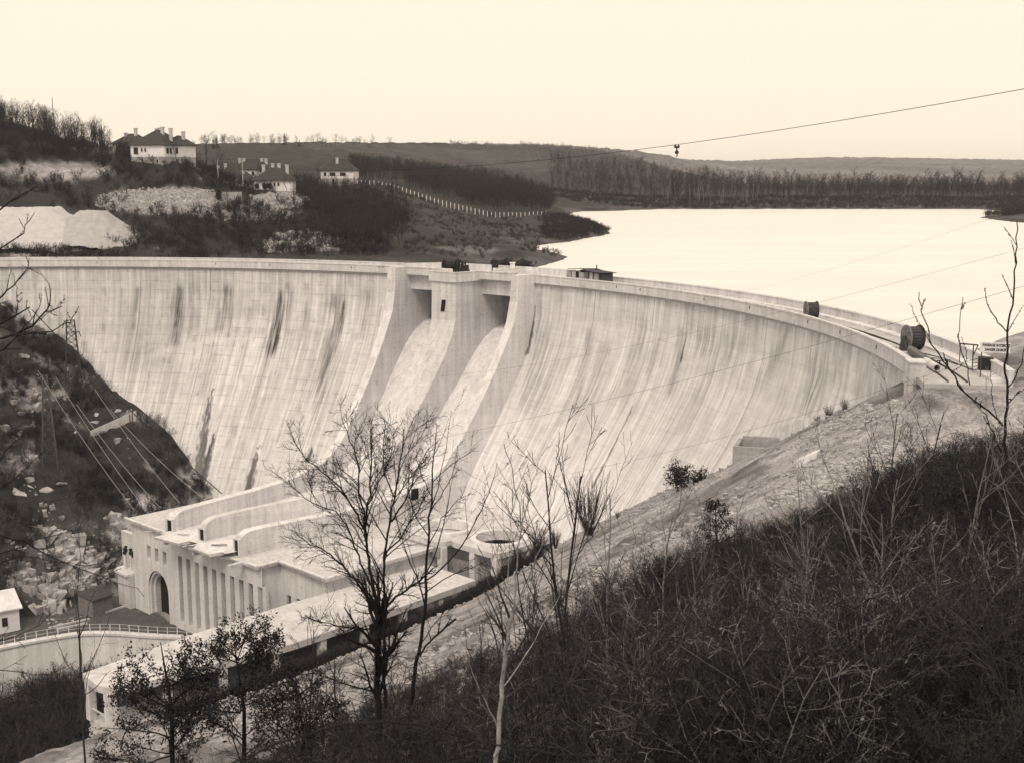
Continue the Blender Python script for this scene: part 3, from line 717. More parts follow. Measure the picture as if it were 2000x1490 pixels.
# --- far hills
us = np.concatenate([np.linspace(-.66, -.45, 40), np.linspace(-.44, .46, 420), np.linspace(.47, .75, 40)]); ds = np.exp(np.linspace(math.log(128), math.log(9000), 430))
Ug, Dg = np.meshgrid(us, ds, indexing='ij'); X, Y = Ug * Dg, Dg; Z = farz(X, Y)
n1 = fbm(X / 30, Y / 30, 11, 4); n2 = fbm(X / 7, Y / 7, 12, 4)
alb = .034 + .022 * n1
fld = sstep(.46, .60, n1)
px_, py_ = proj(np.stack([X, Y, np.minimum(Z, 100)], -1))
def patch(cx, cy, rx, ry): return sstep(1.15, .75, np.hypot((px_ - cx) / rx, (py_ - cy) / ry) + (n2 - .5) * .6)
def put(f, v):
    global alb
    alb = alb * (1 - f) + v * f
D_ = Y
put(((D_ > 290) & (D_ < 420) & (px_ > 740) & (px_ < 1120)) * sstep(.35, .6, n2) * .8, .055)          # rough pasture of the headland
put(((D_ > 600) & (D_ < 1010) & (px_ < 900)) * 1.0,   .034 + .014 * n2)                     # big hillside field
put(((D_ > 940) & (D_ < 1180) & (px_ > 600) & (px_ < 1280)) * sstep(.3, .5, n1) * .7, .085)
put((D_ > 1350) * 1.0, .13 + .14 * fbm(X / 160, Y / 90, 14, 3))  # farthest hills get paler ground, distance haze painted into the albedo
# bare earth and scree round the works on the left bank
put(patch(90, 335, 120, 18) * (D_ < 305), .36); put(patch(190, 292, 45, 14) * (D_ < 330), .26); put(patch(60, 490, 60, 16) * (D_ < 262), .45)
put(patch(330, 395, 140, 22) * (D_ < 300), .36); put(patch(540, 392, 60, 12) * (D_ < 310), .36); put(patch(490, 420, 110, 12) * (D_ < 295) * sstep(.4, .6, n2), .26); put(patch(440, 352, 60, 6) * (D_ < 300), .2)
put(patch(595, 480, 75, 22) * sstep(.45, .62, n2) * (D_ < 262), .42); put(patch(350, 486, 120, 5) * sstep(.45, .6, n2) * (D_ < 262), .35)
put(patch(900, 490, 90, 10) * sstep(.4, .6, n2) * (D_ < 300), .18)
shore = sstep(-13.8, -15.5, Z) * (Z < 0); put(shore * .7 * sstep(.4, .6, n2), .14)
fh = gridmesh('hills', np.stack([X, Y, Z], -1), M['far_ground'], None, True, {'alb': alb}, flip=True); tag(fh, kind='structure')

# --- the reservoir
WZ = -16.5
ph = np.linspace(-16, 101, 160); rr = 116.9 + np.concatenate([np.linspace(0, 60, 30), np.exp(np.linspace(math.log(66), math.log(2600), 60))])
R_, A_ = np.meshgrid(rr, np.radians(ph), indexing='ij')
X, Y = CC[0] + R_ * np.cos(A_), CC[1] + R_ * np.sin(A_)
wt = gridmesh('water', np.stack([X, Y, np.full_like(X, WZ)], -1), M['water'], None, False); tag(wt, kind='structure')

# ================================================================== WORKS ROUND THE POWER HOUSE
def place(px, py, f=None, d0=4, d1=400): return march(px, py, f or valley, d0, d1)
# gallery along the near side of the power house
go = PH(48, 24, -54)
gal = thing('covered_gallery', 'long flat roofed concrete gallery on pillars beside the power house', 'gallery', go)
grp = [(28.9, 20.9), (28.5, 24.3), (28.8, 25.7), (29.6, 26.6), (31, 27.2), (48, 29.5), (60, 29.4), (76.5, 28.6), (76.5, 19.5), (60.9, 19.2), (56.6, 18.95), (42.5, 19.4)]
m = MB(); m.prism([PH2(*p) for p in grp], -49.35, -48.55); m.build('roof', M['roof_slab'], gal, off=go, bevel=.05)
m = MB(); m.prism([PH2(*p) for p in [(29.3, 21.1), (29.2, 26.2), (48, 28.9), (60, 28.9), (76, 28.1), (76, 19.6), (56, 19.4), (42.5, 19.8)]], -54.4, -53.4); m.build('floor', M['conc'], gal, off=go)
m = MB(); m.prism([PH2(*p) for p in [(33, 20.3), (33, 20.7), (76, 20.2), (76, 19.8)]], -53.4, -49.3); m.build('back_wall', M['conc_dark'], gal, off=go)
for ra, s, w in ((29.4, 21.4, .8), (29.3, 25.6, .95), (34.5, 27.4, .7), (40.5, 28.1, .7), (46.5, 28.8, .7), (52.5, 28.9, .8), (58.5, 28.9, .8), (64.5, 28.6, .8), (70.5, 28.3, .8), (76, 28, .8)):
    m = MB(); m.box(PH(ra, s, -51.35), (w, w, 4.1), AL); m.build('pillar', M['conc_light'], gal, off=go, bevel=.03)
m = MB(); m.beam(PH(29.3, 21.4, -52.1), PH(29.3, 25.6, -52.1), .14, .12); m.build('rail', M['conc_light'], gal, off=go)
m = MB(); m.prism([PH2(*p) for p in [(29.2, 21.0), (29.2, 26.0), (31, 27), (31, 21)]], -59, -54.4); m.build('end_wall', M['conc'], gal, off=go)
# slab with two round openings at the foot of the dam
so = PH(84, 20, -52)
sl = thing('round_opening_slab', 'pale concrete slab with two round openings on stub pillars at the dam foot', 'slab', so)
def holed(mb, c, r, box, z1, z0, n=40):
    V = []; ang = [2 * math.pi * k / n for k in range(n)]
    for z in (z1, z0):
        for a in ang:
            V.append(PH(c[0] + r * math.cos(a), c[1] + r * math.sin(a), z))
        for a in ang:
            dx, dy = math.cos(a), math.sin(a)
            t = min(((box[1] - c[0]) if dx > 0 else (box[0] - c[0])) / dx if abs(dx) > 1e-6 else 1e9, ((box[3] - c[1]) if dy > 0 else (box[2] - c[1])) / dy if abs(dy) > 1e-6 else 1e9)
            V.append(PH(c[0] + dx * t, c[1] + dy * t, z))
    F = []
    for k in range(n):
        q = (k + 1) % n
        F += [(k, q, n + q, n + k)[::-1], (2 * n + k, 2 * n + q, 3 * n + q, 3 * n + k), (k, 2 * n + k, 2 * n + q, q)[::-1], (n + k, n + q, 3 * n + q, 3 * n + k)[::-1]]
    mb.add(V, F)
H1, H2 = ((83.3, 16.0), 3.05, (78.3, 93.5, 11.5, 20.2)), ((84.6, 24.6), 3.05, (79.8, 92.5, 20.2, 28.9))
for c, r, b in (H1, H2):
    m = MB(); holed(m, c, r, b, -46.0, -46.7); m.build('deck', M['roof_slab'], sl, off=so)
    m = MB(); V = []
    n = 48
    for rr_, z in ((r - .02, -46.9), (r - .02, -45.6), (r + .75, -45.6), (r + .75, -46.02)):
        V += [PH(c[0] + rr_ * math.cos(2 * math.pi * k / n), c[1] + rr_ * math.sin(2 * math.pi * k / n), z) for k in range(n)]
    m.add(V, [(i * n + k, i * n + (k + 1) % n, (i + 1) * n + (k + 1) % n, (i + 1) * n + k) for i in range(3) for k in range(n)]); m.build('opening_ring', M['conc_light'], sl, off=so)
for ra, s in ((79.0, 12.2), (79.0, 19.8), (80.3, 24.4), (80.4, 28.2), (86, 28.3), (91.8, 28.3)):
    m = MB(); m.box(PH(ra, s, -50), (.95, .95, 6.6), AL); m.build('pillar', M['conc_light'], sl, off=so, bevel=.03)
m = MB(); m.prism([PH2(*p) for p in [(80.5, 12), (80.5, 28), (81, 28), (81, 12)]], -54, -48.6); m.prism([PH2(*p) for p in [(78.3, 12), (78.3, 20), (78.8, 20), (78.8, 12)]], -48, -46.7); m.build('pit_wall', M['conc_dark'], sl, off=so)
# open box on the near spillway wall (dark inspection opening with a sill)
P_, _ = None, None
def w3side(px, py):
    n_ = np.array([-math.sin(rad(43)), math.cos(rad(43))]); d = ray(px, py); o_ = np.array(offs(0, 43, 0, .87)[:2]); t = (n_ @ o_) / (n_ @ d[:2]); return d * t
q = [w3side(*p) for p in ((804, 955), (817, 953), (817, 974), (804, 976))]
nn = np.array([math.sin(rad(43)), -math.cos(rad(43)), 0]) * .04
m = MB(); m.extrude([p + nn for p in q], [p - nn * 3 for p in q]); m.build('wall_window', M['black'], dam, off=DO)

# yard retaining wall with its railing
YC = [(22, -22.0), (30, -20.9)] + YARD[1:]
def ysm(n=60):
    p = np.array(YC); t = np.r_[0, np.cumsum(np.hypot(*np.diff(p, axis=0).T))]; tt = np.linspace(0, t[-1], n)
    q = np.stack([np.interp(tt, t, p[:, 0]), np.interp(tt, t, p[:, 1])], 1)
    for _ in range(6): q[1:-1] = (q[:-2] + 2 * q[1:-1] + q[2:]) / 4
    return q
yq = ysm(); yw = thing('yard_wall', 'curved pale retaining wall with coping below the power house yard', 'retaining wall', PH(48, -17, -67))
nrm = np.gradient(yq, axis=0); nrm /= np.linalg.norm(nrm, axis=1)[:, None]; nrm = np.stack([-nrm[:, 1], nrm[:, 0]], 1)
if nrm[20, 1] < 0: nrm = -nrm
def sweep(mb, prof):
    k = len(prof); V = [PH(q[0] + n[0] * o, q[1] + n[1] * o, z) for q, n in zip(yq, nrm) for o, z in prof]
    F = [(i * k + j, i * k + (j + 1) % k, (i + 1) * k + (j + 1) % k, (i + 1) * k + j) for i in range(len(yq) - 1) for j in range(k)] + [tuple(range(k)), tuple(range((len(yq) - 1) * k, len(yq) * k))[::-1]]
    mb.add(V, F)
m = MB(); sweep(m, [(-.3, -59.85), (.5, -59.85), (1.1, -68), (-.3, -68)]); m.build('wall', M['conc_light'], yw, off=PH(48, -17, -67))
m = MB(); sweep(m, [(-.4, -59.55), (.7, -59.55), (.7, -59.85), (-.4, -59.85)]); m.build('coping', M['conc_light'], yw, off=PH(48, -17, -67))
m = MB(); m.prism([PH2(*p) for p in [(20, -27)] + [(q[0] - n[0] * .2, q[1] - n[1] * .2) for q, n in zip(yq, nrm)] + [(58.45, -1), (58.45, -22), (58.45, -27)]], -60.3, -60.12); o = m.build('yard', M['earth'], None); tag(o, kind='structure')
rl = thing('railing', 'thin metal railing along the curved yard wall', 'railing', PH(48, -17, -59.5))
seg = np.r_[0, np.cumsum(np.hypot(*np.diff(yq, axis=0).T))]
for t in np.arange(.5, seg[-1] - 1, 1.35):
    a, b = np.interp(t, seg, yq[:, 0]), np.interp(t, seg, yq[:, 1]); m = MB(); m.beam(PH(a, b, -59.6), PH(a, b, -58.45), .09); m.build('post', M['conc_light'], rl, off=PH(48, -17, -59.5))
for z in (-58.5, -59.0):
    m = MB(); m.tube([PH(a, b, z) for a, b in yq], .025, 4); m.build('rail', M['conc'], rl, off=PH(48, -17, -59.5))
# transformer bay beside the power house
bo = PH(62, -25, -60.5)
bay = thing('transformer_bay', 'concrete transformer bay with a row of insulators left of the power house', 'substation', bo)
m = MB(); m.prism([PH2(*p) for p in [(57.7, -22.4), (57.7, -25.6), (58.6, -26.4), (62, -26.4), (62, -22.4)]], -60.4, -55.3); m.build('base_block', M['conc'], bay, off=bo)
m = MB(); m.prism([PH2(*p) for p in [(57.3, -22.4), (57.3, -25.8), (58.4, -26.8), (62, -26.8), (62, -22.4)]], -55.3, -55.0); m.build('shelf', M['conc_light'], bay, off=bo)
m = MB(); m.prism([PH2(*p) for p in [(60.2, -22.4), (60.2, -28.6), (60.8, -28.6), (60.8, -22.4)]], -60, -50.3); m.build('back_wall', M['conc'], bay, off=bo)
for s, ra in ((-22.9, 58.8), (-24.3, 59.2), (-25.1, 58.7), (-26.0, 59.4)):
    m = MB(); m.tube([PH(ra, s, -55), PH(ra, s, -52.9)], .16, 6); ins = m.build('insulator_column', M['conc_light'], bay, off=bo)
    m = MB(); m.tube([PH(ra, s, -52.9), PH(ra, s, -52.6), PH(ra, s, -52.3), PH(ra, s, -52.0), PH(ra, s, -51.9)], [.14, .3, .16, .3, .1], 8); m.build('insulator_head', M['iron'], ins, off=(0, 0, 0) if False else bo)
# timber shed in the yard
a, b = lev(182, 1206, -60.15), lev(221, 1192, -60.15); dv = (b - a)[:2]; L_ = np.linalg.norm(dv); rz = math.atan2(dv[1], dv[0])
sh = thing('timber_shed', 'small grey plank shed in the yard by the rocks', 'shed', tuple(a), rz)
m = MB(); m.add([(0, 0, -.3), (L_, 0, -.3), (L_, 3, -.3), (0, 3, -.3), (0, 0, 2.5), (L_, 0, 2.5), (L_, 3, 3.0), (0, 3, 3.0)], [(0, 1, 5, 4), (1, 2, 6, 5), (2, 3, 7, 6), (3, 0, 4, 7)])
for k in range(13): m.box((L_ * (k + .5) / 13, -.02, 1.1), (.05, .05, 2.8))
m.build('plank_wall', M['wood'], sh)
m = MB(); m.extrude([(-.25, -.3, 2.45), (L_ + .25, -.3, 2.45), (L_ + .25, -.3, 2.53), (-.25, -.3, 2.53)], [(-.25, 3.2, 3.03), (L_ + .25, 3.2, 3.03), (L_ + .25, 3.2, 3.11), (-.25, 3.2, 3.11)]); m.build('roof', M['wood_dark'], sh)

for i, (sa, sb, ra0, ra1) in enumerate(((-14.2, -11.2, 55.4, 55.9), (-12.6, -11.0, 55.0, 56.6), (-4.0, -1.6, 55.2, 55.7), (-3.0, -2.2, 54.9, 56.4), (4.6, 7.2, 55.6, 56.0), (-8.6, -6.9, 57.6, 58.3), (-1.0, .6, 57.9, 59.2))):
    p = PH(ra0, sa, -46.2); q = PH(ra1, sb, -46.12); m = MB(); m.beam((0, 0, 0), (q[0] - p[0], q[1] - p[1], q[2] - p[2]), .3, .07); o = m.build('plank', M['wood_light'] if i % 2 else M['wood']); o.location = p; tag(o, 'rough formwork plank lying on the lip of the spillway chutes', 'plank', 'planks on the spillway lips')
# ================================================================== HOUSES
def hip_roof(mb, x0, x1, y0, y1, z, h, ov=.5, inset=None):
    x0 -= ov; x1 += ov; y0 -= ov; y1 += ov; w, d = x1 - x0, y1 - y0
    if w >= d: i = d * .5 if inset is None else inset; A, B = (x0 + i, (y0 + y1) / 2, z + h), (x1 - i, (y0 + y1) / 2, z + h)
    else: i = w * .5 if inset is None else inset; A, B = ((x0 + x1) / 2, y0 + i, z + h), ((x0 + x1) / 2, y1 - i, z + h)
    b = [(x0, y0, z), (x1, y0, z), (x1, y1, z), (x0, y1, z)]; lo = [(p[0], p[1], z - .15) for p in b]
    V = b + [A, B] + lo
    F = ([(0, 1, 5, 4), (1, 2, 5), (2, 3, 4, 5), (3, 0, 4)] if w >= d else [(0, 1, 4), (1, 2, 5, 4), (2, 3, 5), (3, 0, 4, 5)])
    F += [(6, 7, 1, 0), (7, 8, 2, 1), (8, 9, 3, 2), (9, 6, 0, 3), (9, 8, 7, 6)]
    mb.add(V, F)
def house(label, loc, rz, blocks, rooms, chims, base=1.8, group=None):
    """blocks: (x0,x1,y0,y1,wall height,roof height); rooms: windows (x,y,facing,w,h,z); facing 'f' front(-y) 'l' (-x) 'r' (+x)"""
    h = thing('house', label, 'house', loc, rz, group)
    mw, mb_, mr = MB(), MB(), MB()
    for x0, x1, y0, y1, wh, rh in blocks:
        mw.prism([(x0, y0), (x1, y0), (x1, y1), (x0, y1)], 0, wh); mb_.prism([(x0 + .03, y0 + .03), (x1 - .03, y0 + .03), (x1 - .03, y1 - .03), (x0 + .03, y1 - .03)], -base - 2, 0)
        hip_roof(mr, x0, x1, y0, y1, wh, rh)
    mw.build('wall', M['plaster'], h); mb_.build('basement', M['stone'], h); ro = mr.build('roof', M['slate'], h)
    for x, y, f, w, hh, z in rooms:
        m = MB(); o = {'f': (0, -.05), 'l': (-.05, 0), 'r': (.05, 0)}[f]
        m.box((x + o[0], y + o[1], z), (w, .12, hh) if f == 'f' else (.12, w, hh)); wd = m.build('window', M['shutter'], h)
        m = MB()
        for s_ in (-1, 1): m.box((x + o[0] * 1.8 + (s_ * (w / 2 + .08) if f == 'f' else 0), y + o[1] * 1.8 + (0 if f == 'f' else s_ * (w / 2 + .08)), z), (.14, .1, hh + .1) if f == 'f' else (.1, .14, hh + .1))
        m.build('window_frame', M['plaster'], wd)
    for x, y, z, ht in chims:
        m = MB(); m.box((x, y, z + ht / 2), (.75, .55, ht)); m.box((x, y, z + ht + .08), (.95, .75, .16)); m.build('chimney', M['chim'], ro)
    return h
hp_ = at(322, 318, 289)
house('large white villa with dark hipped roof and several chimneys on the upper slope', tuple(hp_ + np.array([0, 0, 1.3])), rad(-22), [(-9.6, 0, 0, 8.5, 2.75, 3.6), (-3.2, 1.7, 3.5, 9.6, 2.75, 2.3)],
      [(-8.0, 0, 'f', 1.3, 1.5, 1.4), (-6.3, 0, 'f', .5, .8, 1.6), (-5.3, 0, 'f', .5, .8, 1.6), (0, 1.0, 'r', .9, 1.3, 1.4), (0, 2.2, 'r', .7, 1.3, 1.4), (.9, 3.5, 'f', .8, 1.3, 1.4), (-2.0, 0, 'f', .6, .6, -1.0)],
      [(-6.5, 6, 4.4, 2.2), (-5.2, 5.5, 5.2, 1.5), (-2.9, 3.4, 4.6, 2.2), (-.9, 3.8, 3.6, 2.9), (.6, 6.5, 4.0, 1.8)], 1.6)
house('low roof of the villa half hidden behind the large white villa', tuple(at(246, 300, 318)), rad(-15), [(-3.8, 4.5, 0, 6, 2.4, 2.6)], [(-2.2, 0, 'f', 1, 1.2, 1.3)], [(-1.2, 2.2, 3.6, 1.4), (1.6, 2.4, 3.8, 2.4)], 1.5)
house('white house with dark roof above the rubble terrace', tuple(at(532, 374, 300)), rad(4), [(-4.3, 4.9, 0, 7, 2.55, 3.1), (-9.0, -4.3, 2.6, 7.6, 2.3, 2.3)],
      [(-1.2, 0, 'f', 2.2, 1.1, 1.3), (.55, 0, 'f', .5, .7, 1.6), (1.5, 0, 'f', .5, .7, 1.6), (-3.6, 0, 'f', .9, 1.2, 1.2), (-7.0, 2.6, 'f', .5, 1.5, 1.0), (-6.2, 2.6, 'f', .5, 1.5, 1.0)], [(3.2, 4.2, 4.0, 2.2), (-.3, 4.6, 4.6, 1.9), (1.2, 4.8, 4.9, 1.6), (-2.6, 5.2, 4.4, 1.8)], 1.2)
house('dark hip roofed house at the left of the white terrace house', tuple(at(450, 371, 312)), rad(10), [(-4, 4.6, 0, 7, 2.3, 3.6)], [(1.5, 0, 'f', .6, 1.0, 1.1), (2.8, 0, 'f', .6, 1.0, 1.1)], [(-1.2, 4, 4.4, 2.0), (-3, 3.6, 3.6, 2.2)], 1.2)
house('white gabled house rising behind the terrace roofs', tuple(at(488, 352, 345)), rad(-8), [(-5.6, 5.6, 0, 7.5, 2.9, 2.8)], [(-1, 0, 'f', .8, 1.0, 1.7), (1, 0, 'f', .8, 1.0, 1.7)], [(-3.8, 3, 3.6, 2.2), (-2.6, 3, 3.8, 2.0), (2.6, 3, 3.9, 1.9), (3.8, 3, 3.4, 2.3)], 2.0)
house('small white house with pyramid roof alone at the top of the fenced field', tuple(at(658, 349.5, 380)), rad(-6), [(-5, 5.2, 0, 7, 2.45, 3.6)], [(-1.3, 0, 'f', 1.8, 1.0, 1.3), (1.9, 0, 'f', 1.8, 1.0, 1.3), (-3.6, 0, 'f', .8, 1.0, 1.3), (-1.1, 0, 'f', .8, 1.5, -.9), (2.0, 0, 'f', .5, .5, -.6)], [(-.3, 2.0, 4.0, 2.2)], 1.9)
# small lodge at the left end of the yard
lp = lev(26, 1232, -60.1)
lo_ = thing('lodge', 'tiny white building with dark window at the left end of the yard', 'hut', tuple(lp), rad(35))
m = MB(); m.prism([(-2.6, 0), (.9, 0), (.9, 3.4), (-2.6, 3.4)], -.4, 3.1); m.build('wall', M['plaster'], lo_)
m = MB(); m.extrude([(-3, -.4, 3.05), (1.3, -.4, 3.05), (1.3, -.4, 3.25), (-3, -.4, 3.25)], [(-3, 3.8, 4.6), (1.3, 3.8, 4.6), (1.3, 3.8, 4.8), (-3, 3.8, 4.8)]); m.build('roof', M['conc_light'], lo_)
m = MB(); m.box((-1.0, -.03, 1.5), (.7, .1, 1.2)); m.build('window', M['shutter'], lo_)

# ================================================================== ON THE CREST
# winches at the gates
def hoist(label, px, py, z, rz):
    p = lev(px, py, z); h = thing('gate_winch', label, 'winch', tuple(p), rz, 'gate winches on the crest platform')
    m = MB(); m.box((0, -.7, .25), (5.0, .25, .5)); m.box((0, .7, .25), (5.0, .25, .5)); m.box((-1.9, 0, .55), (.4, 1.7, .6)); m.build('frame', M['iron'], h)
    m = MB(); m.tube([(-1.9, 0, 1.15), (.4, 0, 1.15)], .78, 18); m.tube([(-2.0, 0, 1.15), (-1.9, 0, 1.15)], .95, 18); m.tube([(.4, 0, 1.15), (.5, 0, 1.15)], .95, 18); m.build('drum', M['iron'], h, True)
    for x, r in ((.95, .85), (1.75, .7)):
        m = MB(); n = 20; 
        V = []
        for xx in (x - .1, x + .1):
            for rr_ in (r, r - .16): V += [(xx, rr_ * math.cos(2 * math.pi * k / n), 1.2 + rr_ * math.sin(2 * math.pi * k / n)) for k in range(n)]
        F = []
        for k in range(n):
            q = (k + 1) % n; F += [(k, q, n + q, n + k), (2 * n + k, 3 * n + k, 3 * n + q, 2 * n + q), (k, 2 * n + k, 2 * n + q, q), (n + k, n + q, 3 * n + q, 3 * n + k)]
        m.add(V, F)
        for k in range(3): a = k * math.pi / 3; m.beam((x, -r * .9 * math.cos(a), 1.2 - r * .9 * math.sin(a)), (x, r * .9 * math.cos(a), 1.2 + r * .9 * math.sin(a)), .1)
        m.build('gear_wheel', M['iron'], h)
    m = MB(); m.box((2.2, -.1, .75), (.7, 1.1, 1.0)); m.tube([(.6, .1, 1.9), (.6, .1, 2.25)], .2, 8); m.build('motor', M['iron'], h)
    return h
hoist('dark iron gate winch left of the platform centre', 888, 532, -15.1, rad(-32))
hoist('dark iron gate winch in the middle next to a plain upright case', 983, 530, -15.1, rad(-34))
hoist('dark iron gate winch farthest right beside a pale post', 1016, 532, -15.1, rad(-38))
p = lev(967, 534, -15.1); m = MB(); m.box((0, 0, 1.05), (1.1, 1.0, 2.1)); m.box((0, 0, 2.14), (1.25, 1.15, .08)); o = m.build('control_case', M['iron'], None, bevel=.04); o.location = tuple(p); tag(o, 'plain dark upright control case beside the middle gate winch', 'cabinet')
p = lev(1001, 533, -15.1); m = MB(); m.box((0, 0, .8), (.8, .8, 1.6)); m.box((0, 0, 1.65), (1.0, 1.0, .12)); o = m.build('stub_post', M['conc_light']); o.location = tuple(p); tag(o, 'short pale concrete post between the two right winches', 'post')
# boards lying on the platform
rng = random.Random(4)
for i, (a, b, z) in enumerate((((878, 526), (925, 522), -14.9), ((1000, 533), (1022, 527), -14.2), ((985, 528), (1035, 522), -13.6), ((1005, 534), (1030, 520), -13.9), ((968, 530), (1010, 524), -14.0))):
    p, q = lev(*a, z), lev(*b, z); d_ = q - p; L_ = float(np.linalg.norm(d_)); L_ = min(L_, 6.0)
    m = MB(); m.box((L_ / 2, 0, 0), (L_, .45, .1)); o = m.build('plank', M['wood_light']); o.location = tuple(p); o.rotation_euler = (0, 0, math.atan2(d_[1], d_[0])); tag(o, 'pale plank lying across the gate platform', 'plank', 'planks on the gate platform')
# ramshackle site hut
ho = lev(1150, 556, -15.1); a0 = math.degrees(math.atan2(ho[1] - CC[1], ho[0] - CC[0])); ho = np.array(pol(113.6, a0, -15.1))
hut = thing('site_hut', 'ramshackle timber site hut with a sagging roof on the crest road', 'hut', tuple(ho), rad(a0 - 90))
for x, w, mt, z in ((-3.3, 1.0, 'canvas', 1.3), (-2.2, .9, 'wood_light', 1.35), (-.45, .9, 'canvas', 1.2), (.6, 1.1, 'wood', 1.25), (1.7, .9, 'wood_light', 1.25), (2.7, 1.0, 'canvas', 1.2)):
    m = MB(); m.box((x, -1.2, z), (w, .08, z * 2 - .2)); m.build('wall_panel', M[mt], hut)
m = MB(); m.box((0, 1.2, 1.2), (7.2, .08, 2.4)); m.box((-3.6, 0, 1.1), (.08, 2.4, 2.2)); m.box((3.6, 0, 1.1), (.08, 2.4, 2.2)); m.build('back_wall', M['wood_dark'], hut)
m = MB(); m.extrude([(-3.2, -1.6, 2.75), (-.2, -1.6, 2.95), (1.2, -1.7, 2.62), (4.0, -1.6, 2.45), (4.0, -1.6, 2.55), (1.2, -1.7, 2.74), (-.2, -1.6, 3.07), (-3.2, -1.6, 2.85)], [(-3.2, 1.6, 2.6), (-.2, 1.6, 2.8), (1.2, 1.6, 2.5), (4.0, 1.6, 2.3), (4.0, 1.6, 2.4), (1.2, 1.6, 2.6), (-.2, 1.6, 2.9), (-3.2, 1.6, 2.7)]); m.build('roof', M['wood_dark'], hut)
m = MB(); m.box((-1.3, -1.22, 1.15), (.8, .06, 2.2)); m.build('door_opening', M['black'], hut)
for x in (-1.75, -.85, 1.15, 2.15, 3.5): m = MB(); m.box((x, -1.3, 1.3), (.12, .12, 2.6)); m.build('post', M['wood_dark'] if x > 1 else M['wood_light'], hut)
m = MB(); m.tube([(1.0, .4, 2.4), (1.0, .4, 3.7)], .08, 6); m.build('stove_pipe', M['iron'], hut)
m = MB()
for k in range(5): m.beam((-5.6 + k * .35, -1 + .3 * (k % 2), .1 + .1 * k), (-3.8 + .2 * k, -.9, 1.0 + .25 * ((k * 7) % 3)), .12, .06)
o = m.build('plank_heap', M['wood_light']); o.location = tuple(ho); o.rotation_euler = (0, 0, rad(a0 - 90)); tag(o, 'leaning heap of boards at the left end of the site hut', 'boards')
hut.scale = (1, 1, .78)
# cable reels
def reel(label, px, py, r, w, az):
    p = lev(px, py, -15.1); h = thing('cable_reel', label, 'cable reel', tuple(p), az, 'big wooden cable reels on the crest road')
    for x in (-w / 2, w / 2):
        m = MB(); m.tube([(x - .05, 0, r), (x + .05, 0, r)], r, 36); f = m.build('flange', M['wood'] if x < 0 else M['wood_dark'], h)
        m = MB()
        for k in range(8): a = k * math.pi / 4 + .2; m.tube([(x - .07, r * .72 * math.cos(a), r + r * .72 * math.sin(a)), (x + .07, r * .72 * math.cos(a), r + r * .72 * math.sin(a))], .05, 6)
        m.tube([(x - .08, 0, r), (x + .08, 0, r)], .16, 8)
        for k in range(5): m.box((x, -r * .8 + k * r * .4, r), (.115, .02, 2 * math.sqrt(max(.05, r * r - (-r * .8 + k * r * .4) ** 2)) * .96))
        m.build('bolt', M['iron'], f)
    m = MB(); n = 22
    for k in range(n):
        a = 2 * math.pi * k / n; rr_ = r * .82; Mx = Matrix.Rotation(a, 3, 'X'); m.box((0, -rr_ * math.sin(a), r + rr_ * math.cos(a)), (w - .1, r * .2, .09), 0, Mx)
    m.build('lagging', M['wood_dark'], h)
    m = MB(); m.tube([(-w / 2 + .06, 0, r), (w / 2 - .06, 0, r)], r * .76, 24); m.build('drum', M['black'], h)
    return h
reel('nearer wooden cable reel standing by the end of the parapet', 1782, 683, 1.12, 1.25, rad(8))
reel('farther wooden cable reel halfway along the crest road', 1584, 622, .95, 1.2, rad(2))
p = lev(1764, 684, -15.1); st = thing('reel_stand', 'dark triangular stand leaning on the nearer cable reel', 'stand', tuple(p), rad(8))
m = MB(); m.extrude([(-.06, -.75, 0), (-.06, .75, 0), (-.06, .3, 1.25), (-.06, -.1, 1.25)], [(.06, -.75, 0), (.06, .75, 0), (.06, .3, 1.25), (.06, -.1, 1.25)]); m.build('side_plate', M['wood_dark'], st)
m = MB(); m.beam((-.5, -.5, .05), (.5, -.5, .05), .15); m.build('foot', M['wood_dark'], st)
# timber stack, pipe and trestles by the end of the road
for i in range(16):
    t = i / 15; p = lev(1777 + 36 * t, 690 + 24 * t, -15.1); m = MB(); m.box((0, 0, .3), (.28, .8, .6)); o = m.build('timber_block', M['wood']); o.location = tuple(p); o.rotation_euler = (0, 0, rad(-28)); tag(o, 'upright timber block in the row behind the parapet end', 'timber', 'timber blocks set in a row beside the near reel')
p, q = lev(1808, 713, -15.1), lev(1830, 727, -15.1)
m = MB(); n = 18; d_ = (q - p)[:2]; L_ = float(np.hypot(*d_)); V = []
for x in (0, L_):
    for r in (.32, .25): V += [(x, r * math.cos(2 * math.pi * k / n), .32 + r * math.sin(2 * math.pi * k / n)) for k in range(n)]
F = []
for k in range(n): q_ = (k + 1) % n; F += [(k, q_, 2 * n + q_, 2 * n + k), (n + k, 3 * n + k, 3 * n + q_, n + q_), (k, n + k, n + q_, q_), (2 * n + k, 2 * n + q_, 3 * n + q_, 3 * n + k)]
m.add(V, F); o = m.build('pipe', M['conc']); o.location = tuple(p); o.rotation_euler = (0, 0, math.atan2(d_[1], d_[0])); tag(o, 'short open concrete pipe lying beyond the timber blocks', 'pipe')
p = lev(1842, 722, -15.1); tr = thing('trestle', 'small dark trestle standing on the road end', 'trestle', tuple(p), rad(15))
for x in (-.35, .35):
    for s_ in (-1, 1): m = MB(); m.beam((x + .2 * s_, .12 * s_, 0), (x, 0, .75), .06); m.build('leg', M['iron'], tr)
m = MB(); m.beam((-.6, 0, .75), (.6, 0, .75), .08); m.build('top_bar', M['iron'], tr)
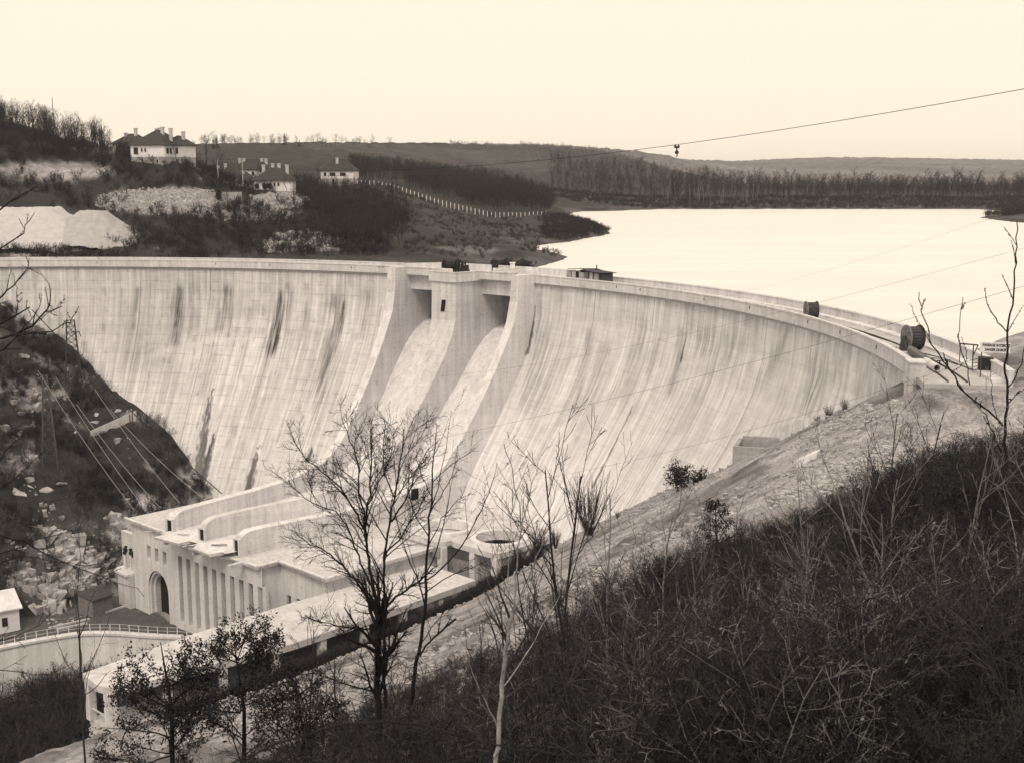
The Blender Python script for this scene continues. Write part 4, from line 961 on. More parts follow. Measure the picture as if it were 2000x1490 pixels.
for i, pts in enumerate(([(1560, 612), (1620, 628), (1700, 655), (1755, 672), (1800, 690), (1845, 700), (1905, 725)], [(1600, 628), (1660, 644), (1720, 668), (1752, 680)], [(1795, 688), (1815, 700), (1835, 700), (1870, 712)])):
    m = MB(); m.tube([tuple(lev(x, y, -15.06) + np.array([0, 0, .03 * math.sin(k * 2.1)])) for k, (x, y) in enumerate(pts)], .045, 5); o = m.build('cable', M['wire']); tag(o, ['long black cable snaking down the middle of the crest road', 'short black cable between the two reels', 'black cable looped past the timber blocks'][i], 'cable')
# warning sign and barrier
p = lev(1940, 738, -15.1); rz = rad(-20)
sg = thing('warning_sign', 'white warning board lettered in two lines at the road end', 'sign', tuple(p), rz)
m = MB(); m.box((0, 0, 2.35), (2.2, .06, .78)); bd = m.build('board', M['sign'], sg)
for x in (-.95, .95): m = MB(); m.box((x, .07, 1.2), (.09, .09, 2.4)); m.build('post', M['wood_dark'], sg)
for txt, z, w in (('PASSAGE INTERDIT', 2.42, 2.0), ('DANGER DE MORT', 2.07, 1.65)):
    cu = bpy.data.curves.new('lettering', 'FONT'); cu.body = txt; cu.align_x = 'CENTER'; cu.size = .30; cu.offset = .016
    to = bpy.data.objects.new('lettering', cu); COL.objects.link(to); bpy.context.view_layer.update()
    me = bpy.data.meshes.new_from_object(to.evaluated_get(bpy.context.evaluated_depsgraph_get())); bpy.data.objects.remove(to)
    o = link('lettering', me, M['black'], bd); o.data.materials.clear(); o.data.materials.append(M['black'])
    xs_ = [v.co.x for v in me.vertices]; k = w / (max(xs_) - min(xs_))
    for v in me.vertices: v.co = Vector((v.co.x * k + .08, -.036 - v.co.z, z + v.co.y))
p = lev(1905, 724, -15.1); br = thing('barrier', 'dark timber barrier frame beside the warning board', 'barrier', tuple(p), rad(-15))
m = MB(); m.beam((-.25, 0, 0), (-.25, 0, 2.1), .09); m.build('post', M['wood_dark'], br)
m = MB(); m.beam((-1.35, 0, 2.15), (.1, 0, 2.05), .11); m.beam((-.25, 0, 1.2), (.1, 0, 2.05), .08); m.build('arm', M['wood_dark'], br)
m = MB(); m.beam((-1.25, 0, 2.1), (-1.25, 0, .6), .07); m.build('hanging_strut', M['wood_dark'], br)
p = lev(1915, 727, -15.1); cr = thing('trolley', 'dark tool cart with slatted side under the warning board', 'cart', tuple(p), rad(-15))
m = MB(); m.box((.35, .1, .6), (1.1, .9, 1.2)); m.build('body', M['iron'], cr)
for k in range(4): m = MB(); m.beam((-.7, -.3, .15 + k * .28), (-.1, -.3, .3 + k * .28), .07); m.build('slat', M['wood'], cr)

# ================================================================== VEGETATION TOOLS
def rodr(d, ax, a):
    return d * math.cos(a) + np.cross(ax, d) * math.sin(a) + ax * (ax @ d) * (1 - math.cos(a))
def perp(rs, d):
    v = rs.normal(size=3); v -= d * (v @ d); return v / (np.linalg.norm(v) + 1e-9)
def grow(rs, p, d, L, r, lev, C, out):
    """one branch and, by recursion, everything on it; C: maxlev, seg, wob, up, k, lr, a0, a1, tip"""
    n = max(2, min(8, int(L / C['seg'][min(lev, len(C['seg']) - 1)]) + 1))
    P = [p]; R = [r]; tip = max(r * .3, C['tip']); d = d / np.linalg.norm(d)
    for i in range(n):
        d = d + rs.normal(size=3) * C['wob'] + np.array([0, 0, C['up']]); d /= np.linalg.norm(d)
        p = p + d * L / n; P.append(p); R.append(r + (tip - r) * (i + 1) / n)
    out.append((np.array(P), np.array(R), lev))
    branch_off(rs, np.array(P), np.array(R), L, lev, C, out)
def branch_off(rs, P, R, L, lev, C, out, t0=.22):
    if lev >= C['maxlev']: return
    k = C['k'][min(lev, len(C['k']) - 1)]; k = int(k) + (rs.random() < k % 1)
    n = len(P) - 1
    for j in range(k):
        t = t0 + (1 - t0) * (j + rs.random()) / k; t = min(t, .999); i = int(t * n); f = t * n - i
        q = P[i] + (P[i + 1] - P[i]) * f; d = P[i + 1] - P[i]; d /= np.linalg.norm(d) + 1e-9
        ax = perp(rs, d); a = rad(rs.uniform(C['a0'], C['a1']))
        L2 = L * C['lr'] * (1.15 - .55 * t) * rs.uniform(.65, 1.2)
        if L2 < C.get('minL', .05): continue
        grow(rs, q, rodr(d, ax, a), L2, max((R[i] + (R[i + 1] - R[i]) * f) * C.get('rr', .62), C['tip']), lev + 1, C, out)
def tubes(br, sides=(6, 5, 4, 3), ribbon=99, rs=None):
    """branches -> quads; branches of level >= ribbon become flat two-sided strips"""
    groups = {}
    for P, R, lev in br: groups.setdefault((len(P), lev if lev < 9 else 9), []).append((P, R))
    Vs, Fs, b = [], [], 0
    rs = rs or np.random.RandomState(1)
    for (n, lev), L in groups.items():
        P = np.stack([x[0] for x in L]); R = np.stack([x[1] for x in L]); m = len(L)
        D = P[:, -1] - P[:, 0]; D /= np.linalg.norm(D, axis=1)[:, None] + 1e-9
        u = np.cross(D, rs.normal(size=(m, 3))); u /= np.linalg.norm(u, axis=1)[:, None] + 1e-9; w = np.cross(D, u)
        s = 2 if lev >= ribbon else sides[min(lev, len(sides) - 1)]
        a = 2 * np.pi * np.arange(s) / s
        ring = u[:, None] * np.cos(a)[None, :, None] + w[:, None] * np.sin(a)[None, :, None]
        V = P[:, :, None] + ring[:, None] * R[:, :, None, None]
        idx = (np.arange(m)[:, None, None] * n + np.arange(n)[None, :, None]) * s + np.arange(s)[None, None]
        if s == 2: F = np.stack([idx[:, :-1, 0], idx[:, :-1, 1], idx[:, 1:, 1], idx[:, 1:, 0]], -1)
        else: F = np.stack([idx[:, :-1], np.roll(idx[:, :-1], -1, 2), np.roll(idx[:, 1:], -1, 2), idx[:, 1:]], -1)
        Vs.append(V.reshape(-1, 3)); Fs.append(F.reshape(-1, 4) + b); b += V.size // 3
    return np.concatenate(Vs), np.concatenate(Fs)
def leaves(rs, P, size, asp=.55):
    """small quads at the points P"""
    n = len(P); u = rs.normal(size=(n, 3)); u /= np.linalg.norm(u, axis=1)[:, None]; w = np.cross(u, rs.normal(size=(n, 3))); w /= np.linalg.norm(w, axis=1)[:, None] + 1e-9
    sz = size * rs.uniform(.6, 1.3, (n, 1)); V = np.stack([P - u * sz * .1, P + u * sz * .45 + w * sz * asp * .5, P + u * sz, P + u * sz * .45 - w * sz * asp * .5], 1)
    return V.reshape(-1, 3), np.arange(4 * n).reshape(-1, 4)
def merge(*parts):
    Vs, Fs, b = [], [], 0
    for V, F in parts: Vs.append(V); Fs.append(F + b); b += len(V)
    return np.concatenate(Vs), np.concatenate(Fs)
def scatter(tpls, pos, sc, rs, tilt=.0):
    parts = []
    for p, s in zip(pos, sc):
        V, F = tpls[rs.randint(len(tpls))]; a = rs.uniform(0, 6.283); c, q = math.cos(a), math.sin(a)
        W = V * (s * rs.uniform(.85, 1.15), s * rs.uniform(.85, 1.15), s); W = np.stack([W[:, 0] * c - W[:, 1] * q, W[:, 0] * q + W[:, 1] * c, W[:, 2]], 1)
        if tilt: W[:, 0] += W[:, 2] * rs.normal() * tilt; W[:, 1] += W[:, 2] * rs.normal() * tilt
        parts.append((W + p, F))
    return merge(*parts)
def along(br, rs, lev0, n, spread=0.0):
    L = [x for x in br if x[2] >= lev0]; k = rs.randint(0, len(L), n); out = np.empty((n, 3))
    for i, j in enumerate(k):
        P = L[j][0]; t = rs.uniform(.1, 1) * (len(P) - 1); a = min(int(t), len(P) - 2); out[i] = P[a] + (P[a + 1] - P[a]) * (t - a)
    return out + rs.normal(size=(n, 3)) * spread
Z0 = np.zeros(3); UP = np.array([0, 0, 1.0])
def bare_tree(seed, H, r, maxlev=3, tip=.012, k=(9, 6, 4), ribbon=2, spread=(28, 60), lr=.5, up=.06, trunk=True):
    rs = np.random.RandomState(seed); C = dict(maxlev=maxlev, seg=(H / 7, H / 14, H / 20, H / 20), wob=.09, up=up, k=k, lr=lr, a0=spread[0], a1=spread[1], tip=tip)
    out = []; grow(rs, Z0, UP + rs.normal(size=3) * .05, H, r, 0, C, out); return out
def bush(seed, H, stems, tip=.006, k=(5, 3), lean=.5, leaf=0, ls=.07, ribbon=1, r=.018, maxlev=2):
    rs = np.random.RandomState(seed); out = []; C = dict(maxlev=maxlev, seg=(H / 4, H / 6, H / 8), wob=.12, up=.05, k=k, lr=.5, a0=20, a1=55, tip=tip)
    for i in range(stems):
        a = rs.uniform(0, 6.283); d = np.array([math.cos(a) * lean * rs.random(), math.sin(a) * lean * rs.random(), 1]); grow(rs, np.array([math.cos(a), math.sin(a), 0]) * .15 * H * rs.random(), d, H * rs.uniform(.6, 1.05), r, 0, C, out)
    V, F = tubes(out, (3, 3, 3), ribbon, rs)
    if leaf: V, F = merge((V, F), leaves(rs, along(out, rs, 1, leaf, .03 * H), ls))
    return V, F

# ================================================================== FAR AND MIDDLE TREES
RS = np.random.RandomState(7)
far_t = [tubes(bare_tree(100 + i, 8, .13, 2, .026, (17, 9), lr=.52, up=.05, spread=(35, 75)), (4, 3, 3), 1, RS) for i in range(6)]
mid_t = [tubes(bare_tree(120 + i, 8, .13, 3, .014, (12, 6, 3), lr=.46, up=.07), (4, 3, 3), 2, RS) for i in range(4)]
tall_t = [tubes(bare_tree(140 + i, 16, .18, 2, .045, (18, 8), lr=.32, up=.06, spread=(30, 65)), (4, 3, 3), 1, RS) for i in range(6)]
scrub_t = [bush(160 + i, 2.2, 9, .02, (5,), .9, 60, .22, 0, .025, 1) for i in range(5)]
low_t = [bush(170 + i, 1.2, 10, .02, (4,), 1.2, 70, .2, 0, .02, 1) for i in range(4)]
def pick(n, x0, x1, d0, d1, f, test=None, rs=RS):
    """points scattered over the ground between two bearings (photo px) and two distances"""
    d = np.sqrt(rs.uniform(d0 ** 2, d1 ** 2, n)); px = rs.uniform(x0, x1, n); x = (px - CX0) / FPX * d * 1.0; y = d
    z = f(x, y); P = np.stack([x, y, z], 1); a, b = proj(P); ok = np.ones(n, bool)
    if test is not None: ok = test(a, b, P)
    return P[ok]
# scrub over the left rim above the dam
def rim(a, b, P):
    n = fbm(P[:, 0] / 12, P[:, 1] / 12, 201, 3)
    bare = (np.hypot((a - 330) / 150, (b - 392) / 24) < 1) | (np.hypot((a - 540) / 62, (b - 390) / 14) < 1) | (np.hypot((a - 85) / 120, (b - 336) / 15) < 1) | (np.hypot((a - 60) / 200, (b - 450) / 46) < 1)
    return (P[:, 2] > -16.2) & (n > .38) & (~bare | (RS.random_sample(len(a)) < .04)) & (b > 200)
pts = pick(3400, -120, 760, 232, 330, farz, rim)
V, F = scatter(scrub_t, pts, RS.uniform(.5, 1.25, len(pts)), RS); o = quads('hillside_scrub', V, F, M['twig_dark']); tag(o, 'dark leafless scrub covering the slope above the far end of the dam', 'scrub', kind='stuff')
pts = pick(2600, 560, 1190, 236, 420, farz, lambda a, b, P: (P[:, 2] > -16.3) & (fbm(P[:, 0] / 9, P[:, 1] / 9, 205, 3) > .50))
V, F = scatter(low_t, pts, RS.uniform(.4, 1.0, len(pts)), RS); o = quads('heather', V, F, M['twig_mid']); tag(o, 'low heather patches over the fenced headland', 'heather', kind='stuff')
pts = pick(1000, 560, 860, 245, 350, farz, lambda a, b, P: (P[:, 2] > -15.5) & (b > 376) & (b < 505) & (fbm(P[:, 0] / 14, P[:, 1] / 14, 212, 3) + RS.normal(size=len(a)) * .05 > .38 + .5 * sstep(735, 850, a) + .3 * sstep(620, 575, a)))
V, F = scatter(mid_t, pts, RS.uniform(.25, .7, len(pts)), RS); o = quads('hillside_copse', V, F, M['twig_dark']); tag(o, 'dark leafless copse filling the hollow above the spillway end of the dam', 'copse', kind='stuff')
# wood behind the fence
pts = pick(1500, 690, 1075, 400, 640, farz, lambda a, b, P: (b < np.interp(a, [690, 740, 960, 1075], [358, 358, 418, 422]) - 4 - 14 * RS.random_sample(len(a)) ** 3) & (P[:, 2] > -15.5) & (b > 335) & (fbm(P[:, 0] / 40, P[:, 1] / 40, 214, 3) > .36))
V, F = scatter(far_t, pts, RS.uniform(.5, 1.1, len(pts)), RS); o = quads('lakeside_wood', V, F, M['twig_dark']); tag(o, 'dark leafless wood behind the white post fence on the headland', 'wood', kind='stuff')
# wooded ridge
pts = pick(3600, 880, 1330, 820, 1330, farz, lambda a, b, P: (P[:, 2] > -12) & (fbm(P[:, 0] / 60, P[:, 1] / 60, 207, 3) + RS.normal(size=len(a)) * .06 > .40 + .22 * sstep(1060, 880, a)))
V, F = scatter(far_t, pts, RS.uniform(.26, .60, len(pts)), RS); o = quads('ridge_wood', V, F, M['twig_far']); tag(o, 'bare woodland covering the long ridge beyond the lake', 'wood', kind='stuff')
# wood on the far shore
pts = pick(2300, 1075, 2150, 745, 1080, farz, lambda a, b, P: P[:, 2] > -14.5)
V, F = scatter(tall_t, pts, RS.uniform(.40, .85, len(pts)) * (.25 + 1.4 * fbm(pts[:, 0] / 38, pts[:, 1] / 38, 230, 3)), RS); o = quads('far_shore_wood', V, F, M['twig_wood']); tag(o, 'tall bare wood lining the far shore of the lake', 'wood', kind='stuff')
pts = pick(2600, 1075, 2150, 705, 800, farz, lambda a, b, P: P[:, 2] > -16.2)
V, F = scatter(low_t, pts, RS.uniform(1.0, 2.2, len(pts)), RS); o = quads('shore_scrub', V, F, M['twig_dark']); tag(o, 'dark scrub along the far shore below the tall wood', 'scrub', kind='stuff')
pts = pick(2600, 1890, 2200, 535, 700, farz, lambda a, b, P: P[:, 2] > -16.3)
V, F = scatter(scrub_t, pts, RS.uniform(.8, 1.6, len(pts)), RS); o = quads('spit_scrub', V, F, M['twig_dark']); tag(o, 'dark scrub on the spit entering the lake at the right', 'scrub', kind='stuff')
pts = pick(900, 1060, 1200, 330, 440, farz, lambda a, b, P: P[:, 2] > -16.3)
V, F = scatter(scrub_t, pts, RS.uniform(.4, .9, len(pts)), RS); o = quads('headland_scrub', V, F, M['twig_dark']); tag(o, 'dark scrub along the tip of the headland running into the lake', 'scrub', kind='stuff')
def trees(name, label, cat, group, tpls, pts, scales, mat, mates=None):
    """individual trees that share the template meshes"""
    src = []
    for i, t in enumerate(tpls): me = quads('t', t[0], t[1], M[mat]); src.append(me.data); bpy.data.objects.remove(me)
    res = []
    for p, s in zip(pts, scales):
        o = bpy.data.objects.new(name, src[RS.randint(len(src))]); COL.objects.link(o); o.location = tuple(p); o.scale = (s, s, s); o.rotation_euler = (0, 0, RS.uniform(0, 6.28)); tag(o, label, cat, group); res.append(o)
    return res
pts = pick(330, -60, 222, 292, 338, farz, lambda a, b, P: (b > 225) & (b < 305))
trees('bare_tree', 'leafless dark tree in the hilltop grove above the bare earth bank at the left', 'tree', 'bare trees of the hilltop grove', mid_t, pts, RS.uniform(.5, .9, len(pts)), 'twig_dark')
pts = pick(150, 385, 900, 960, 1120, farz, lambda a, b, P: (b < 293))
trees('skyline_tree', 'tiny leafless tree standing on the skyline of the field ridge', 'tree', 'trees along the field skyline', far_t, pts[:75], RS.uniform(.5, 1.1, 75), 'twig_dark')
pts = pick(60, 380, 520, 300, 360, farz, lambda a, b, P: b < 380)
trees('garden_tree', 'leafless tree growing among the houses on the left slope', 'tree', 'trees among the houses', mid_t, pts[:22], RS.uniform(.4, .75, 22), 'twig_dark')
P_ = np.array([at(402, 322, 330), at(346, 318, 290), at(560, 374, 300), at(700, 352, 385), at(712, 350, 388), at(620, 352, 385), at(728, 352, 390)])
trees('bare_tree', 'single bare tree close beside one of the white houses', 'tree', 'trees beside the white houses', mid_t, P_, [1.0, .75, .45, .9, .8, .6, .9], 'twig_dark')
pts = pick(260, 1300, 1480, 722, 760, farz, lambda a, b, P: P[:, 2] > -15)[:18]
bir = [tubes(bare_tree(180 + i, 13, .2, 1, .09, (7,), lr=.22, up=.1, spread=(15, 40)), (4, 3), 9, RS) for i in range(3)]
trees('birch_tree', 'slender pale birch in front of the dark wood on the far shore', 'tree', 'pale birches on the far shore', bir, pts, RS.uniform(.6, 1.0, len(pts)), 'twig_pale')
# conifers on the ridge and a tree by the works
def conifer(seed, H):
    rs = np.random.RandomState(seed); out = [(np.array([[0, 0, 0], [0, 0, H * .5], [0, 0, H]]), np.array([.2, .12, .03]), 0)]
    for i in range(90):
        z = rs.uniform(.08, .97); a = rs.uniform(0, 6.283); L = (1 - z) * H * .27 + .2; d = np.array([math.cos(a), math.sin(a), -.18]); p = np.array([0, 0, z * H]); out.append((np.array([p, p + d * L * .6, p + d * L + [0, 0, -.1]]), np.array([.3, .26, .05]) * (1 - z * .5), 1))
    return tubes(out, (5, 3), 1, rs)
P_ = [at(556, 287, 1010), at(424, 292, 700), at(417, 293, 690), at(585, 289, 1000)]
trees('conifer', 'small dark conifer standing on the skyline ridge', 'tree', 'conifers on the skyline', [conifer(3, 11), conifer(4, 9)], P_, [1.0, .8, .65, .6], 'leaf')

# ================================================================== HEAPS, RUBBLE AND ROCKS
def rock_t(seed, n=6):
    rs = np.random.RandomState(seed); g = np.linspace(-1, 1, 4); fs = []
    V, F, b = [], [], 0
    for ax in range(3):
        for sg in (-1, 1):
            a, c = np.meshgrid(g, g, indexing='ij'); P = np.zeros((4, 4, 3)); P[..., ax] = sg; P[..., (ax + 1) % 3] = a; P[..., (ax + 2) % 3] = c * sg
            V.append(P.reshape(-1, 3)); F.append(gridF(4, 4) + b); b += 16
    V = np.concatenate(V); F = np.concatenate(F); V = V / np.linalg.norm(V, axis=1)[:, None] ** .45
    for k in range(11):
        d = rs.normal(size=3); d /= np.linalg.norm(d); h = rs.uniform(.35, .75); e = np.maximum(V @ d - h, 0); V = V - e[:, None] * d * .92
    V = V * rs.uniform(.6, 1.1, 3); V[:, 2] *= .75
    return V, F
rocks = [rock_t(300 + i) for i in range(8)]
def small(R): return [(V[::1], F) for V, F in R]
def chip(seed):
    rs = np.random.RandomState(seed); V = np.array([[x, y, z] for x in (-1, 1) for y in (-1, 1) for z in (-1, 1)], float) * rs.uniform(.5, 1, 3) + rs.normal(size=(8, 3)) * .22
    return V, np.array([[0, 1, 3, 2], [4, 6, 7, 5], [0, 4, 5, 1], [2, 3, 7, 6], [0, 2, 6, 4], [1, 5, 7, 3]])
chips = [chip(320 + i) for i in range(8)]
RN = np.random.RandomState(11)
# loose stone over the near bank
def bankpts(n, d0, d1, test): 
    d = np.sqrt(RN.uniform(d0 ** 2, d1 ** 2, n)); px = RN.uniform(250, 2080, n); x = (px - CX0) / FPX * d; P = np.stack([x, d, valley(x, d)], 1); a, b = proj(P)
    ra, s = toPH(x, d); r = np.hypot(x - CC[0], d - CC[1]); ok = test(a, b, P) & (s > 29.8) & (r < rface(P[:, 2]) - .1) & (thicket_edge_dist(x, d) < 3)
    return P[ok]
n_ = lambda P, k, s: fbm(P[:, 0] * k, P[:, 1] * k, s, 3)
pts = bankpts(34000, 48, 165, lambda a, b, P: (n_(P, .25, 401) > .50) & (n_(P, .07, 409) + RN.normal(size=len(a)) * .05 > .46))
V, F = scatter(chips, pts, .05 + .22 * RN.random_sample(len(pts)) ** 3.5, RN, .1); o = quads('stone_chippings', V, F, M['rockd']); tag(o, 'loose stone chippings strewn over the near bank', 'stones', kind='stuff')
pts = bankpts(42000, 50, 100, lambda a, b, P: (a > 1380) & (n_(P, .2, 405) + .0011 * (a - 1650) + RN.normal(size=len(a)) * .06 > .45) & ((a > 1560) | (b > 950)) & ~((P[:, 1] > 86) & (P[:, 0] > 29) & (P[:, 0] < 42)))
V, F = scatter(rocks[:1] + chips + chips, pts, .06 + .20 * RN.random_sample(len(pts)) ** 3.5, RN, .15); o = quads('broken_rock', V, F, M['rock']); tag(o, 'tip of broken pale rock sloping below the road end', 'rocks', kind='stuff')
# stone tips and terrace on the left bank
def tip(name, label, n, cx, cy, rx, ry, d0, d1, smin, smax, mat='rock'):
    d = RN.uniform(d0, d1, n); px = RN.uniform(cx - rx, cx + rx, n); x = (px - CX0) / FPX * d; P = np.stack([x, d, farz(x, d)], 1); a, b = proj(P)
    ok = np.hypot((a - cx) / rx, (b - cy) / ry) + RN.normal(size=n) * .08 < 1; P = P[ok]
    V, F = scatter(chips, P, RN.uniform(smin, smax, len(P)), RN, .1); o = quads(name, V, F, M[mat]); tag(o, label, 'rubble', kind='stuff')
tip('rubble_tip', 'long pale rubble tip below the houses on the left slope', 9000, 330, 394, 135, 24, 268, 300, .12, .42)
tip('rubble_tip', 'short rubble tip under the white terrace house', 4000, 545, 393, 62, 14, 270, 312, .12, .4)
tip('rubble_tip', 'scattered pale rubble in the scrub below the terrace', 3500, 480, 418, 90, 14, 255, 300, .1, .35)
tip('rock_outcrop', 'broken rock face in the scrub just above the dam crest', 3000, 595, 482, 75, 26, 238, 262, .15, .6)
# gravel heaps
def heap(label, cx, y0, d, H, top, L, seed, mat):
    p = at(cx, y0, d); n = 70; g = np.linspace(-1, 1, n); A, B = np.meshgrid(g * (L / 2 + H * 1.5), g * (H * 1.45 + 3), indexing='ij')
    out = np.hypot(np.maximum(np.abs(A) - L / 2 + top * .3, 0), np.maximum(np.abs(B) - 2.5, 0))
    h = np.minimum(H * (1 + .06 * (fbm(A * .15, B * .15, seed, 3) - .5)), H * 1.02 - np.maximum(out - .8, 0) * .72) + (fbm(A * .9, B * .9, seed + 1, 3) - .5) * .45 - .5 * np.abs(fbm(A * .55, B * .08, seed + 5, 3) - .5) * 2 * (out > 1) + (fbm(A * .12, B * .12, seed + 3, 2) - .5) * .9
    P = np.stack([A, B, np.maximum(h, -2.5)], -1); o = gridmesh('gravel_heap', P, M[mat], None, True, flip=True); o.location = tuple(p); tag(o, label, 'gravel heap'); return o
heap('large pale gravel heap at the left edge above the crest', 45, 478, 258, 7.6, 2, 14, 51, 'gravel')
heap('greyer gravel heap overlapping the right end of the large pale heap', 186, 476, 259, 6.7, 2, 3.5, 52, 'sand')
# terrace retaining wall
P0, P1 = at(395, 400, 283), at(472, 399, 280)
tw = thing('terrace_wall', 'flat pale rendered terrace wall beside the long rubble tip', 'wall', tuple(P0))
m = MB(); d_ = P1 - P0; m.extrude([(0, 0, -1.5), (0, .6, -1.5), (0, .6, 2.9), (0, 0, 2.9)], [(d_[0], d_[1], -1.5), (d_[0], d_[1] + .6, -1.5), (d_[0], d_[1] + .6, 2.9), (d_[0], d_[1], 2.9)]); m.build('wall', M['sand'], tw)
m = MB(); m.extrude([(-.1, -.15, 2.9), (-.1, .7, 2.9), (-.1, .7, 3.1), (-.1, -.15, 3.1)], [(d_[0] + .2, d_[1] - .15, 2.9), (d_[0] + .2, d_[1] + .7, 2.9), (d_[0] + .2, d_[1] + .7, 3.1), (d_[0] + .2, d_[1] - .15, 3.1)]); m.build('coping', M['wood_dark'], tw)
# boulders of the rock face by the yard
src = []
for i, t in enumerate(rocks): o = quads('b', t[0], t[1], M['rock']); src.append(o.data); bpy.data.objects.remove(o)
def boulder(p, s, label, group=None, flat=1.0, rz=None):
    o = bpy.data.objects.new('boulder', src[RN.randint(len(src))]); COL.objects.link(o); o.location = tuple(p); o.scale = (s * RN.uniform(.8, 1.3), s * RN.uniform(.8, 1.2), s * flat * RN.uniform(.8, 1.3))
    o.rotation_euler = (RN.normal() * .3, RN.normal() * .3, RN.uniform(0, 6.28) if rz is None else rz); tag(o, label, 'boulder', group); return o
for i in range(46):
    t = RN.random_sample(); px = 45 + 175 * RN.random_sample(); py = np.interp(px, [45, 100, 160, 225], [1185, 1140, 1105, 1120]) + RN.uniform(-40, 75)
    p = place(px, min(py, 1212)); boulder(p - [0, 0, .25], .2 + .9 * RN.random_sample() ** 2.5, 'pale broken boulder in the rock face behind the power house yard', 'boulders of the rock face by the yard')
n = 5200; t_ = RN.random_sample(n); px = 40 + 185 * t_; py = np.interp(px, [40, 100, 160, 225], [1120, 1100, 1090, 1110]) + RN.uniform(-70, 110, n)
n = 11000; x = RN.uniform(-95, -45, n * 3); y = RN.uniform(135, 190, n * 3); P = np.stack([x, y, valley(x, y)], 1); a, b = proj(P); ra, s_q = toPH(x, y)
ok = (a > 20) & (a < 245) & (b > 1010) & (b < 1215) & (s_q < -27.6) & (fbm(x * .2, y * .2 + P[:, 2] * .2, 241, 3) + RN.normal(size=n * 3) * .05 > .50 + .16 * sstep(1090, 1020, b) + .1 * sstep(130, 40, a)) & ~((a < 60) & (b > 1150)) & ~((ra > 51) & (s_q > -29.8))
P = P[ok]; sc_ = .10 + .75 * RN.random_sample(len(P)) ** 4; crag = [(V_ * (1, 1, 1.7), F_) for V_, F_ in chips]
V, F = scatter(crag + rocks[:2], P - np.array([0, 0, .15]), sc_, RN, .35); o = quads('rock_face', V, F, M['rock']); tag(o, 'jagged pale rock face and broken stone behind the power house yard', 'rocks', kind='stuff')
for i in range(30):
    px = RN.uniform(90, 185); p = place(px, 1222 - (px - 90) * .17 + RN.uniform(-10, 4)); boulder(p, RN.uniform(.2, .6), 'pale fallen stone in the spoil along the yard edge', 'fallen stones along the yard')
for px, py in ((165, 836), (186, 824), (205, 815), (228, 803), (148, 846), (140, 852), (190, 812)):
    p = place(px, py); boulder(p, RN.uniform(.75, 1.0), 'squared pale stone block on the dark terrace above the retaining wall', 'stone blocks on the terrace', .8)
for px, py in ((60, 950), (90, 955), (35, 960), (120, 945), (40, 725), (75, 735), (90, 800), (70, 770), (85, 1050), (60, 1052), (105, 1050), (20, 870), (45, 695), (60, 700)):
    p = place(px, py); boulder(p, RN.uniform(.8, 1.7), 'pale rock ledge showing through the brush of the left bank', 'rock ledges on the left bank', .5)
# timber lying by the yard
for i, (a, b) in enumerate((((95, 1226), (175, 1208)), ((110, 1229), (170, 1216)), ((205, 1195), (245, 1183)))):
    p, q = lev(*a, -60.0), lev(*b, -60.0); m = MB(); d_ = q - p; m.beam((0, 0, 0), tuple(d_), .35, .22); o = m.build('beam', M['wood_light']); o.location = tuple(p); tag(o, ['long pale beam lying along the stony edge of the yard', 'shorter pale beam lying just outside the long one', 'pale beam lying beside the timber shed'][i], 'timber')
# retaining wall on the left bank
P0, P1 = place(178, 856), place(266, 822)
P1 = P1 + np.array([0, 0, .3]); rw = thing('retaining_wall', 'pale concrete retaining wall running from the left bank to the dam face', 'wall', tuple(P0))
d_ = P1 - P0; m = MB(); m.extrude([(0, -.3, -3), (0, .4, -3), (0, .4, 1.3), (0, -.3, 1.3)], [(d_[0], d_[1] - .3, d_[2] - 3), (d_[0], d_[1] + .4, d_[2] - 3), (d_[0], d_[1] + .4, d_[2] + 1.5), (d_[0], d_[1] - .3, d_[2] + 1.5)]); m.build('wall', M['conc'], rw)
for t in (.88, .94): m = MB(); q = d_ * t; m.beam((q[0], q[1] - .5, q[2] - 2.2), (q[0], q[1] - .5, q[2] + 1.4), .12); m.build('ladder_stile', M['steel'], rw)
for i, (a, b, h) in enumerate((((66, 1056), (126, 1044), 1.2), ((60, 812), (96, 786), 1.3))):
    p, q = place(*a), place(*b); m = MB(); n = 9; T_ = [p + (q - p) * t for t in np.linspace(0, 1, n)]; d_ = (q - p); u = np.array([d_[1], -d_[0], 0]); u = u / np.linalg.norm(u) * .35
    for k in range(n - 1):
        z0, z1 = float(valley(T_[k][0], T_[k][1])), float(valley(T_[k + 1][0], T_[k + 1][1])); A, B = T_[k] * (1, 1, 0) + [0, 0, max(z0, T_[k][2] - 1)], T_[k + 1] * (1, 1, 0) + [0, 0, max(z1, T_[k + 1][2] - 1)]; hh = h * .55 * (.4 + 1.0 * RN.random_sample())
        m.extrude([A - u - [0, 0, 1.5], A + u - [0, 0, 1.5], A + u + [0, 0, hh], A - u + [0, 0, hh]], [B - u - [0, 0, 1.5], B + u - [0, 0, 1.5], B + u + [0, 0, hh], B - u + [0, 0, hh]])
    o = m.build('masonry_wall', M['rockd'], None, loc=tuple(p)); tag(o, ['short masonry wall in the brush above the rock face', 'short steep masonry wall near the middle of the left bank'][i], 'wall')
